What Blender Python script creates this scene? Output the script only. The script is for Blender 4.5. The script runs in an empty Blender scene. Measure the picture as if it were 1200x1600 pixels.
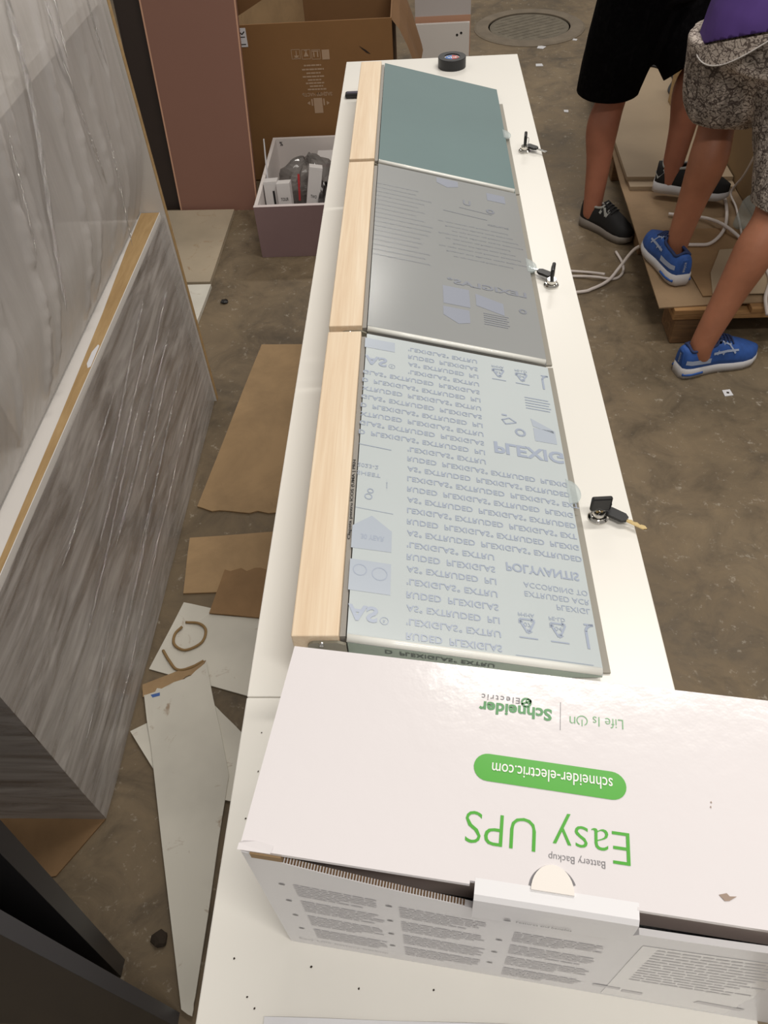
import bpy, bmesh, math, random
from mathutils import Vector, Matrix, noise
random.seed(7)
PI = math.pi
SC = bpy.context.scene
COL = SC.collection

# ------------------------------------------------------------------ camera
def camera():
    cd = bpy.data.cameras.new('camera'); c = bpy.data.objects.new('camera', cd); COL.objects.link(c)
    cd.sensor_fit = 'VERTICAL'; cd.sensor_height = 36.0
    cd.lens = 1210.6 / 1600 * 36.0
    cd.clip_start = 0.02; cd.clip_end = 60
    p, r, y = 0.844071598, 0.0765904495, 0.0825524316
    fwd = Vector((0, math.cos(p), -math.sin(p))); down = Vector((0, -math.sin(p), -math.cos(p))); right = Vector((1, 0, 0))
    right, down = math.cos(r)*right + math.sin(r)*down, -math.sin(r)*right + math.cos(r)*down
    Z = Matrix.Rotation(y, 3, 'Z')
    right, down, fwd = Z @ right, Z @ down, Z @ fwd
    m = Matrix((right, -down, -fwd)).transposed().to_4x4()
    m.translation = Vector((0, 0, 1.6))
    c.matrix_world = m
    SC.camera = c
camera()

# ------------------------------------------------------------------ world, lights, exposure
w = bpy.data.worlds.new('world'); SC.world = w; w.use_nodes = True
bg = w.node_tree.nodes['Background']; bg.inputs[0].default_value = (1.0, 0.94, 0.86, 1); bg.inputs[1].default_value = 0.30
def tube_light(name, loc, sx, sy, power, col=(1, 0.955, 0.89)):
    l = bpy.data.lights.new(name, 'AREA'); l.shape = 'RECTANGLE'; l.size = sx; l.size_y = sy; l.energy = power; l.color = col
    o = bpy.data.objects.new(name, l); o.location = loc; COL.objects.link(o); return o
tube_light('ceiling_light_ahead', (0.95, 1.90, 3.7), 1.7, 0.20, 50)
tube_light('ceiling_light_left', (-1.9, 3.0, 3.7), 1.5, 0.22, 8)
tube_light('ceiling_light_far', (0.4, 5.6, 3.7), 1.5, 0.22, 46)
tube_light('ceiling_light_right', (2.6, 0.9, 3.7), 1.5, 0.22, 7)
tube_light('ceiling_light_behind', (0.7, -0.5, 3.5), 1.5, 0.22, 38)
SC.view_settings.view_transform = 'Standard'; SC.view_settings.look = 'None'
SC.view_settings.gamma = 1; SC.view_settings.use_curve_mapping = False
SC.view_settings.exposure = -0.02

# ------------------------------------------------------------------ material helpers
def lin(c):
    return tuple(((v/255)/12.92 if v/255 <= .04045 else ((v/255+.055)/1.055)**2.4) for v in c) + (1,)
class N:
    def __init__(s, name):
        s.m = bpy.data.materials.new(name); s.m.use_nodes = True; s.t = s.m.node_tree
        s.b = s.t.nodes['Principled BSDF']; s.out = s.t.nodes['Material Output']
    def new(s, ty, **k):
        n = s.t.nodes.new(ty)
        for a, v in k.items():
            if a.startswith('i_'):
                key = a[2:]; key = int(key) if key.isdigit() else key.replace('_', ' '); n.inputs[key].default_value = v
            else: setattr(n, a, v)
        return n
    def link(s, a, b): s.t.links.new(a, b)
    def coord(s, scale=(1, 1, 1)):
        tc = s.new('ShaderNodeTexCoord'); mp = s.new('ShaderNodeMapping'); mp.inputs['Scale'].default_value = scale
        s.link(tc.outputs['Object'], mp.inputs[0]); return mp.outputs[0]
    def noise(s, vec, scale, detail=4, rough=.55, dist=0):
        n = s.new('ShaderNodeTexNoise', i_Scale=scale, i_Detail=detail, i_Roughness=rough, i_Distortion=dist); s.link(vec, n.inputs['Vector']); return n.outputs[0]
    def ramp(s, fac, stops):
        r = s.new('ShaderNodeValToRGB'); e = r.color_ramp.elements
        while len(e) < len(stops): e.new(.5)
        for k, (p, c) in enumerate(stops): e[k].position = p; e[k].color = c
        s.link(fac, r.inputs[0]); return r.outputs[0]
    def mix(s, fac, a, b, mode='MIX'):
        n = s.new('ShaderNodeMix', data_type='RGBA', blend_type=mode)
        for sock, v in ((n.inputs[0], fac), (n.inputs[6], a), (n.inputs[7], b)):
            if hasattr(v, 'links') or hasattr(v, 'is_linked'): s.link(v, sock)
            else: sock.default_value = v
        return n.outputs[2]
    def bump(s, h, strength=.2, dist=.002):
        b = s.new('ShaderNodeBump'); b.inputs['Strength'].default_value = strength; b.inputs['Distance'].default_value = dist
        s.link(h, b.inputs['Height']); s.link(b.outputs[0], s.b.inputs['Normal'])
def mat(name, rgb, rough=.5, metal=0, var=0, vscale=6, stretch=(1, 1, 1), bump=0, bscale=60, spec=None, coat=0, coat_rough=.05):
    n = N(name); c = lin(rgb); b = n.b
    b.inputs['Base Color'].default_value = c; b.inputs['Roughness'].default_value = rough; b.inputs['Metallic'].default_value = metal
    if spec is not None: b.inputs['Specular IOR Level'].default_value = spec
    if coat: b.inputs['Coat Weight'].default_value = coat; b.inputs['Coat Roughness'].default_value = coat_rough
    v = n.coord(stretch)
    if var:
        d = tuple(max(0, x*(1-var)) for x in c[:3])+(1,); u = tuple(min(1, x*(1+var*.6)) for x in c[:3])+(1,)
        n.link(n.ramp(n.noise(v, vscale), [(.3, d), (.7, u)]), b.inputs['Base Color'])
    if bump: n.bump(n.noise(v, bscale), bump, .003)
    return n.m

def concrete():
    n = N('concrete'); v = n.coord()
    a = n.noise(v, 1.1, 7, .62); c = n.noise(v, 7, 8, .7, .6); d = n.noise(v, 45, 5, .7)
    base = n.ramp(a, [(.28, lin((134, 122, 102))), (.5, lin((160, 143, 119))), (.72, lin((184, 167, 141)))])
    m = n.ramp(c, [(.28, lin((92, 86, 78))), (.5, lin((186, 180, 170))), (.75, lin((226, 220, 208)))])
    x = n.mix(.75, base, m, 'MULTIPLY')
    sp = n.ramp(d, [(.60, (0, 0, 0, 1)), (.72, (1, 1, 1, 1))])
    x = n.mix(sp, x, n.mix(.5, x, lin((214, 206, 192))))
    st = n.ramp(n.noise(v, 2.3, 6, .7, 1.2), [(.56, (0, 0, 0, 1)), (.70, (.55, .55, .55, 1))])
    x = n.mix(st, x, lin((70, 64, 56)))
    x = n.mix(1.0, x, lin((236, 234, 230)), 'MULTIPLY')
    n.link(x, n.b.inputs['Base Color'])
    n.link(n.ramp(c, [(.3, (.45,)*3+(1,)), (.7, (.75,)*3+(1,))]), n.b.inputs['Roughness'])
    n.bump(c, .35, .006); return n.m
def wood(name, c1, c2, c3, across=(60, 1.6, 60), rough=.5):
    n = N(name); v = n.coord(across)
    g = n.noise(v, 1.4, 5, .6, .9); f = n.noise(n.coord((across[0]*5, across[1]*5, across[2]*5)), 1.2, 3, .6)
    x = n.ramp(g, [(.28, lin(c1)), (.5, lin(c2)), (.72, lin(c3))])
    x = n.mix(.25, x, n.ramp(f, [(.35, lin(c1)), (.65, lin(c3))]))
    n.link(x, n.b.inputs['Base Color']); n.b.inputs['Roughness'].default_value = rough
    n.bump(g, .12, .001); return n.m
def cardboard(name, rgb, dark=.35):
    n = N(name); c = lin(rgb); v = n.coord()
    d = tuple(x*(1-dark) for x in c[:3])+(1,)
    x = n.ramp(n.noise(v, 4, 6, .65, .4), [(.25, d), (.6, c)])
    st = n.ramp(n.noise(v, 9, 4, .6, 1.5), [(.66, (0, 0, 0, 1)), (.74, (.7, .7, .7, 1))])
    x = n.mix(st, x, d); n.link(x, n.b.inputs['Base Color']); n.b.inputs['Roughness'].default_value = .8
    n.bump(n.noise(n.coord((1, 260, 1)), 1, 1, .3), .08, .001); return n.m
def dirty_white(name, rgb=(226, 222, 210)):
    n = N(name); v = n.coord(); c = lin(rgb)
    st = n.ramp(n.noise(v, 13, 5, .7, 1.0), [(.60, (0, 0, 0, 1)), (.72, (.8, .8, .8, 1))])
    x = n.mix(st, n.ramp(n.noise(v, 3, 4), [(.3, tuple(k*.78 for k in c[:3])+(1,)), (.6, c)]), lin((150, 122, 92)))
    n.link(x, n.b.inputs['Base Color']); n.b.inputs['Roughness'].default_value = .5; return n.m
def paisley():
    n = N('paisley_cloth'); v = n.coord()
    nz = n.new('ShaderNodeTexNoise', i_Scale=28.0, i_Detail=2.0); n.link(v, nz.inputs['Vector'])
    ad = n.new('ShaderNodeVectorMath', operation='MULTIPLY_ADD'); n.link(nz.outputs['Color'], ad.inputs[0]); ad.inputs[1].default_value = (.05, .05, .05); n.link(v, ad.inputs[2])
    vo = n.new('ShaderNodeTexVoronoi', feature='DISTANCE_TO_EDGE', i_Scale=30.0); n.link(ad.outputs[0], vo.inputs['Vector'])
    wv = n.new('ShaderNodeTexWave', wave_type='RINGS', i_Scale=26.0, i_Distortion=14.0, i_Detail=2.0, i_Detail_Scale=2.2); n.link(v, wv.inputs['Vector'])
    e = n.ramp(vo.outputs['Distance'], [(.02, (1, 1, 1, 1)), (.07, (0, 0, 0, 1))])
    f = n.ramp(wv.outputs['Fac'], [(.08, (1, 1, 1, 1)), (.20, (0, 0, 0, 1))])
    k = n.mix(1.0, e, f, 'LIGHTEN')
    x = n.mix(k, lin((198, 186, 176)), lin((104, 92, 86)))
    n.link(x, n.b.inputs['Base Color']); n.b.inputs['Roughness'].default_value = .9; return n.m
def film(name, st, lo, hi):
    n = N(name); v = n.coord(st)
    tr = n.new('ShaderNodeBsdfTransparent'); tr.inputs[0].default_value = (.93, .93, .92, 1)
    gl = n.new('ShaderNodeBsdfGlossy'); gl.inputs['Color'].default_value = (1, 1, 1, 1); gl.inputs['Roughness'].default_value = .10
    df = n.new('ShaderNodeBsdfDiffuse'); df.inputs[0].default_value = lin((224, 219, 217))
    bp = n.new('ShaderNodeBump'); bp.inputs['Strength'].default_value = .5; bp.inputs['Distance'].default_value = .004
    n.link(n.noise(n.coord((30, st[1]*4, st[2]*4)), 3, 5, .6, 1.2), bp.inputs['Height']); n.link(bp.outputs[0], gl.inputs['Normal'])
    lw = n.new('ShaderNodeLayerWeight', i_Blend=.5); n.link(bp.outputs[0], lw.inputs['Normal'])
    fo = n.ramp(lw.outputs['Facing'], [(.1, (.06,)*3+(1,)), (.75, (.16,)*3+(1,))])
    hz = n.ramp(n.noise(v, 3, 4, .6, .8), [(.32, (lo,)*3+(1,)), (.70, (hi,)*3+(1,))])
    m1 = n.new('ShaderNodeMixShader'); n.link(hz, m1.inputs[0]); n.link(tr.outputs[0], m1.inputs[1]); n.link(df.outputs[0], m1.inputs[2])
    m2 = n.new('ShaderNodeMixShader'); n.link(fo, m2.inputs[0]); n.link(m1.outputs[0], m2.inputs[1]); n.link(gl.outputs[0], m2.inputs[2])
    n.link(m2.outputs[0], n.out.inputs[0]); return n.m
def sparkle():
    n = N('film_crease'); tr = n.new('ShaderNodeBsdfTransparent')
    gl = n.new('ShaderNodeBsdfGlossy'); gl.inputs['Roughness'].default_value = .06
    bp = n.new('ShaderNodeBump'); bp.inputs['Strength'].default_value = 1.0; bp.inputs['Distance'].default_value = .004
    n.link(n.noise(n.coord((90, 90, 90)), 3, 4, .7, 1), bp.inputs['Height']); n.link(bp.outputs[0], gl.inputs['Normal'])
    m = n.new('ShaderNodeMixShader'); m.inputs[0].default_value = .42; n.link(tr.outputs[0], m.inputs[1]); n.link(gl.outputs[0], m.inputs[2])
    n.link(m.outputs[0], n.out.inputs[0]); return n.m
def clear(name, tint=(.9, .95, .95, 1), haze=.12, base=(214, 222, 222)):
    n = N(name); tr = n.new('ShaderNodeBsdfTransparent'); tr.inputs[0].default_value = tint
    n.b.inputs['Base Color'].default_value = lin(base); n.b.inputs['Roughness'].default_value = .08
    m = n.new('ShaderNodeMixShader'); m.inputs[0].default_value = haze; n.link(tr.outputs[0], m.inputs[1]); n.link(n.b.outputs[0], m.inputs[2])
    n.link(m.outputs[0], n.out.inputs[0]); return n.m
def skin_mat(name, rgb):
    n = N(name); v = n.coord(); c = lin(rgb)
    n.link(n.ramp(n.noise(v, 14, 5), [(.3, tuple(x*.8 for x in c[:3])+(1,)), (.7, c)]), n.b.inputs['Base Color'])
    n.b.inputs['Roughness'].default_value = .5; n.b.inputs['Subsurface Weight'].default_value = .05
    n.bump(n.noise(v, 180, 3), .15, .001); return n.m

M = dict(
    concrete=concrete(),
    white=mat('white_laminate', (236, 233, 226), .30, var=.02, vscale=2, spec=.45),
    white_edge=mat('white_edging', (225, 222, 214), .5),
    recess_shade=mat('recess_shade_grey', (150, 145, 134), .5),
    ash=wood('pale_beech', (220, 192, 160), (233, 210, 180), (240, 222, 196)),
    film_near=mat('printed_film_pale', (196, 204, 206), .16, var=.03, vscale=5, spec=.45),
    film_mid=mat('printed_film_grey', (152, 154, 154), .2, var=.03, vscale=5, spec=.45),
    film_far=mat('teal_film', (116, 137, 138), .16, var=.05, vscale=3, spec=.45),
    fold=mat('fold_highlight_white', (236, 236, 230), .18, spec=.6), bend_near=mat('acrylic_bend_green', (150, 164, 152), .15, var=.15, vscale=12),
    ink=mat('blue_ink', (166, 176, 194), .25), ink_soft=mat('soft_blue_ink', (178, 187, 199), .25),
    ink_mid=mat('grey_blue_ink', (142, 146, 156), .3), ink_pale=mat('pale_blue_patch', (150, 155, 168), .35),
    black_ink=mat('black_ink', (30, 29, 30), .5),
    hinge=mat('hinge_strip', (150, 146, 140), .45),
    bracket=mat('smoked_acrylic', (136, 132, 118), .25),
    steel=mat('steel', (200, 200, 200), .18, 1), chrome=mat('chrome', (225, 222, 216), .07, 1), brass=mat('brass', (214, 190, 140), .25, 1),
    black_plastic=mat('black_plastic', (22, 22, 23), .35), tape_black=mat('black_vinyl', (32, 32, 34), .42, var=.1),
    tab=clear('clear_tab', (.92, .95, .95, 1), .45),
    carton=mat('white_carton', (232, 227, 229), .15, var=.02, vscale=3, bump=.16, bscale=34, spec=.5),
    carton_in=mat('carton_lining', (188, 174, 168), .6), carton_face=mat('carton_front', (236, 235, 238), .32),
    corr=cardboard('corrugated_edge', (120, 92, 64)),
    green=mat('green_ink', (82, 172, 58), .28), dark_green=mat('dark_green_ink', (62, 138, 72), .3), pale_green=mat('pale_green_ink', (112, 172, 116), .35),
    grey_ink=mat('grey_ink', (216, 214, 217), .4), bullet=mat('bullet_ink', (120, 118, 122), .4), stain=mat('brown_stain', (160, 140, 126), .7), white_ink=mat('white_ink', (240, 240, 236), .3),
    paper=mat('white_paper', (222, 222, 226), .5), thumb=mat('thumb_white', (240, 234, 228), .3),
    shelf=mat('shelf_white', (226, 222, 218), .4), shelf_grey=mat('shelf_grey', (196, 190, 188), .5),
    mdf=wood('raw_board_edge', (158, 128, 86), (172, 142, 98), (186, 156, 112), (30, 4, 30), .8),
    brown_panel=wood('brown_wood', (84, 68, 54), (108, 90, 72), (128, 108, 88), (3, 3, 24), .4),
    film=film('stretch_film', (1, 1.3, 9), .20, .66), film_up=film('stretch_film_upper', (1, 5, .9), .42, .51), crease=sparkle(),
    dark=mat('anthracite_laminate', (52, 51, 54), .35, var=.06, vscale=4), dark_edge=mat('anthracite_edge', (84, 84, 88), .4),
    wenge=mat('dark_brown_board', (44, 32, 26), .5, var=.1), pink=mat('dusty_pink_board', (136, 98, 84), .45, var=.04, vscale=2), pink_edge=mat('pink_board_edge', (196, 152, 126), .7),
    card_box=cardboard('brown_carton', (136, 98, 58), .10), card_in=cardboard('brown_carton_inside', (132, 96, 60), .12), card_print=mat('carton_print', (178, 150, 124), .8),
    card_pallet=cardboard('pallet_cardboard', (152, 126, 96)), card_floor=cardboard('floor_cardboard', (176, 146, 108)), card_dark=cardboard('brown_cardboard', (150, 118, 82)),
    dirty=dirty_white('scuffed_white_board'), dirty2=dirty_white('scuffed_cream_board', (178, 164, 142)),
    lilac=mat('lilac_board', (140, 116, 118), .45, var=.05), lilac_edge=mat('lilac_edge', (214, 202, 200), .5), drawer_in=mat('drawer_lining', (216, 208, 204), .5),
    small_carton=mat('small_carton', (214, 210, 208), .45), red=mat('red_print', (190, 60, 62), .4), bag=clear('grey_plastic_bag', (.5, .49, .48, 1), .5, (150, 144, 140)),
    string=mat('brown_string', (150, 122, 82), .9),
    iron=mat('cast_iron', (116, 108, 94), .8, 0, var=.25, vscale=18, bump=.5, bscale=40), iron_ring=mat('iron_ring', (124, 112, 96), .7, var=.2, vscale=10),
    pallet=wood('pallet_wood', (128, 92, 54), (158, 118, 74), (182, 142, 94), (4, 40, 40), .75),
    pal_dark=wood('pallet_block', (96, 72, 50), (120, 90, 60), (142, 108, 72), (4, 40, 40), .8),
    beige=mat('beige_board', (168, 148, 122), .6, var=.10, vscale=3), tan_box=cardboard('tan_carton', (140, 114, 78), .12),
    cable=mat('white_cable', (216, 206, 200), .4), black_cable=mat('black_cable', (26, 24, 24), .5),
    bottle=clear('clear_plastic', (.86, .9, .9, 1), .3), cap=mat('bottle_cap', (70, 80, 86), .4),
    skin1=skin_mat('skin_warm', (168, 108, 84)), skin2=skin_mat('skin_tan', (170, 112, 84)), hair=mat('dark_hair', (30, 24, 20), .6),
    eye=mat('eye_white', (230, 226, 220), .2), lip=mat('lip', (150, 84, 76), .5),
    black_cloth=mat('black_cloth', (16, 15, 17), .95, spec=.1), purple=mat('purple_cloth', (80, 54, 124), .85, var=.12, vscale=8), shirt1=mat('dark_shirt', (34, 34, 38), .9),
    paisley=paisley(), string_white=mat('white_drawstring', (205, 200, 196), .7),
    blue=mat('blue_mesh', (44, 86, 160), .7, var=.2, vscale=40), blue_dark=mat('dark_blue_trim', (34, 50, 92), .7), sole=mat('pale_sole', (196, 194, 196), .6), logo=mat('silver_logo', (160, 172, 196), .4),
    black_mesh=mat('black_mesh', (20, 19, 20), .8), grey_trim=mat('grey_trim', (150, 150, 146), .6), black_sole=mat('grey_sole', (120, 112, 104), .6),
    dirt=mat('dirt', (52, 42, 32), .9), dark_glass=mat('dark_purple', (60, 56, 74), .3),
)

# ------------------------------------------------------------------ mesh helpers (world coordinates)
class B:
    def __init__(s): s.bm = bmesh.new()
    def box(s, lo, hi, bev=0, rot=0, piv=None, mx=None):
        b2 = bmesh.new(); bmesh.ops.create_cube(b2, size=1)
        c = [(a+b)/2 for a, b in zip(lo, hi)]; d = [b-a for a, b in zip(lo, hi)]
        for v in b2.verts: v.co = Vector((c[0]+v.co.x*d[0], c[1]+v.co.y*d[1], c[2]+v.co.z*d[2]))
        if bev: bmesh.ops.bevel(b2, geom=b2.edges[:], offset=bev, segments=2, affect='EDGES', profile=.5)
        if rot: bmesh.ops.rotate(b2, verts=b2.verts[:], cent=piv or c, matrix=Matrix.Rotation(rot, 3, 'Z'))
        if mx: bmesh.ops.transform(b2, verts=b2.verts[:], matrix=mx)
        return s.join(b2)
    def join(s, b2):
        me = bpy.data.meshes.new('t'); b2.to_mesh(me); b2.free(); s.bm.from_mesh(me); bpy.data.meshes.remove(me); return s
    def poly(s, verts, faces):
        vs = [s.bm.verts.new(v) for v in verts]
        for f in faces:
            try: s.bm.faces.new([vs[i] for i in f])
            except ValueError: pass
        return s
    def prism(s, pts, z0, z1, fn=None, jit=0):
        n = len(pts); fn = fn or (lambda x, y, z: (x, y, z))
        vs = [fn(x, y, z0) for x, y in pts] + [fn(x, y, z1+random.uniform(0, jit)) for x, y in pts]
        return s.poly(vs, [list(range(n))[::-1], [n+i for i in range(n)]] + [[i, (i+1) % n, n+(i+1) % n, n+i] for i in range(n)])
    def lathe(s, prof, c, axis='Z', seg=24, mx=None):
        rings = []; c = Vector(c)
        for r, h in prof:
            ring = []
            for k in range(seg):
                a = 2*PI*k/seg; p = Vector((r*math.cos(a), r*math.sin(a), h))
                if axis == 'X': p = Vector((p.z, p.x, p.y))
                if axis == 'Y': p = Vector((p.x, p.z, p.y))
                if mx: p = mx @ p
                ring.append(tuple(c+p))
            rings.append(ring)
        return s.rings(rings)
    def rings(s, rings, cap=True):
        n = len(rings[0]); vs = [v for r in rings for v in r]; f = []
        for i in range(len(rings)-1):
            for k in range(n): f.append([i*n+k, i*n+(k+1) % n, (i+1)*n+(k+1) % n, (i+1)*n+k])
        if cap: f += [list(range(n))[::-1], [(len(rings)-1)*n+k for k in range(n)]]
        return s.poly(vs, f)
    def tube(s, pts, r, seg=8, sub=6, flat=1.0):
        P = spline(pts, sub); R = spline([(x, 0, 0) for x in r], sub) if isinstance(r, (list, tuple)) else None
        rings = []; up = None
        for i, p in enumerate(P):
            t = (P[min(i+1, len(P)-1)]-P[max(i-1, 0)]).normalized()
            if up is None: up = t.orthogonal().normalized() if abs(t.z) > .9 else Vector((0, 0, 1))
            a = t.cross(up); a = a.normalized() if a.length > 1e-6 else t.orthogonal().normalized(); up = a.cross(t).normalized()
            rr = R[i].x if R else r
            rings.append([tuple(p+a*math.cos(2*PI*k/seg)*rr+up*math.sin(2*PI*k/seg)*rr*flat) for k in range(seg)])
        return s.rings(rings)
    def done(s, name, m, root=None, smooth=False, kind=None):
        bmesh.ops.recalc_face_normals(s.bm, faces=s.bm.faces[:])
        off = Vector(root['_o']) if root else None
        if root is None:
            xs = [v.co for v in s.bm.verts]
            off = Vector(((min(v.x for v in xs)+max(v.x for v in xs))/2, (min(v.y for v in xs)+max(v.y for v in xs))/2, min(v.z for v in xs)))
        if off: bmesh.ops.translate(s.bm, verts=s.bm.verts[:], vec=-off)
        me = bpy.data.meshes.new(name); s.bm.to_mesh(me); s.bm.free()
        if smooth:
            for p in me.polygons: p.use_smooth = True
        o = bpy.data.objects.new(name, me); COL.objects.link(o); me.materials.append(m)
        o['_o'] = tuple(off)
        if root: o.parent = root; o.location = Vector((0, 0, 0))
        else: o.location = off
        if kind: o['kind'] = kind
        return o
def spline(pts, sub):
    P = [Vector(p) for p in pts]
    if len(P) < 3 or sub <= 1:
        return [P[0].lerp(P[-1], i/max(1, sub)) for i in range(max(1, sub)+1)] if len(P) == 2 else P
    E = [2*P[0]-P[1]]+P+[2*P[-1]-P[-2]]; out = []
    for i in range(1, len(E)-2):
        a, b, c, d = E[i-1], E[i], E[i+1], E[i+2]
        for k in range(sub):
            t = k/sub
            out.append(.5*((2*b)+(c-a)*t+(2*a-5*b+4*c-d)*t*t+(3*b-a-3*c+d)*t**3))
    out.append(P[-1]); return out
def thing(name, label, cat, loc, group=None):
    o = bpy.data.objects.new(name, None); COL.objects.link(o); o.location = loc; o.empty_display_size = .05
    o['_o'] = tuple(loc); return tag(o, label, cat, group)
def tag(o, label, cat, group=None):
    o['label'] = label; o['category'] = cat
    if group: o['group'] = group
    return o
_tc = {}
def text2d(s, bold=0, space=1.0):
    """flat glyph outlines filled, normalised to its own bounding box -> verts in [0,1]^2, faces"""
    k = (s, bold, space)
    if k not in _tc:
        cu = bpy.data.curves.new('t', 'FONT'); cu.body = s; cu.size = 1; cu.offset = bold; cu.resolution_u = 3; cu.fill_mode = 'FRONT'; cu.space_character = space
        o = bpy.data.objects.new('t', cu); COL.objects.link(o)
        dg = bpy.context.evaluated_depsgraph_get(); me = bpy.data.meshes.new_from_object(o.evaluated_get(dg))
        vs = [(v.co.x, v.co.y) for v in me.vertices]; fs = [tuple(p.vertices) for p in me.polygons]
        bpy.data.objects.remove(o); bpy.data.curves.remove(cu); bpy.data.meshes.remove(me)
        x0 = min(v[0] for v in vs); x1 = max(v[0] for v in vs); y0 = min(v[1] for v in vs); y1 = max(v[1] for v in vs)
        _tc[k] = ([((x-x0)/(x1-x0), (y-y0)/(y1-y0)) for x, y in vs], fs, (x1-x0)/(y1-y0))
    return _tc[k]
class Decal(B):
    """flat print on a surface; fn maps (a, b) on the surface to a world point just above it"""
    def __init__(s, fn): super().__init__(); s.fn = fn
    def text(s, t, a0, a1, b0, b1, bold=0, clip=None, space=1.0):
        vs, fs, ar = text2d(t, bold, space); P = [(a0+(a1-a0)*x, b0+(b1-b0)*y) for x, y in vs]
        if clip is not None: fs = [f for f in fs if all(clip[0] <= P[i][0] <= clip[1] for i in f)]
        return s.poly([s.fn(*p) for p in P], fs)
    def shape(s, pts): return s.poly([s.fn(*p) for p in pts], [list(range(len(pts)))])
    def rect(s, a0, a1, b0, b1): return s.shape([(a0, b0), (a1, b0), (a1, b1), (a0, b1)])
    def line(s, pts, wd):
        for (x0, y0), (x1, y1) in zip(pts, pts[1:]):
            d = math.hypot(x1-x0, y1-y0) or 1; nx, ny = -(y1-y0)/d*wd/2, (x1-x0)/d*wd/2
            s.shape([(x0+nx, y0+ny), (x1+nx, y1+ny), (x1-nx, y1-ny), (x0-nx, y0-ny)])
        return s
    def ring(s, ca, cb, r, wd, a0=0, a1=2*PI, n=20):
        P = [(ca+r*math.cos(a0+(a1-a0)*i/n), cb+r*math.sin(a0+(a1-a0)*i/n)) for i in range(n+1)]; return s.line(P, wd)

# ------------------------------------------------------------------ setting
fl = B().box((-4.5, -2.5, -.1), (5, 9.5, 0)).done('floor', M['concrete'], kind='structure')

# ------------------------------------------------------------------ white benches
TZ = .88
def bench(y0, y1, label):
    t = thing('white_bench', label, 'bench', (.03, (y0+y1)/2, 0))
    x0, x1 = -.189, .2488
    B().box((x0, y0+.0006, TZ-.02), (x1, y1-.0006, TZ), .0012).done('top_panel', M['white'], t)
    for x in (x0+.001, x1-.019): B().box((x, y0+.002, TZ-.14), (x+.018, y1-.002, TZ-.02), .001).done('side_rail', M['white'], t)
    for y in (y0+.002, y1-.020): B().box((x0+.02, y, .0), (x1-.02, y+.018, TZ-.02), .001).done('leg_panel', M['white'], t)
    return t
bench(.3846, 2.193, 'long white laminate bench that carries the three sloping flap units')
bn = bench(-.45, .3846, 'near white laminate bench that the printed white carton stands on')
d = Decal(lambda a, b: (a, b, TZ+.0006))
for x, y in ((-.168, .345), (-.166, .305), (-.172, .26), (-.150, .118), (-.143, .11), (-.165, .145), (-.10, .140), (-.06, .125), (-.158, .07), (.0, .125)):
    d.shape([(x+.0011*math.cos(a)*random.uniform(.5, 1.2), y+.0011*math.sin(a)*random.uniform(.5, 1.2)) for a in (0, 1.2, 2.4, 3.6, 4.8)])
d.done('dirt_specks', M['dirt'], bn, kind='stuff')

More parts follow.
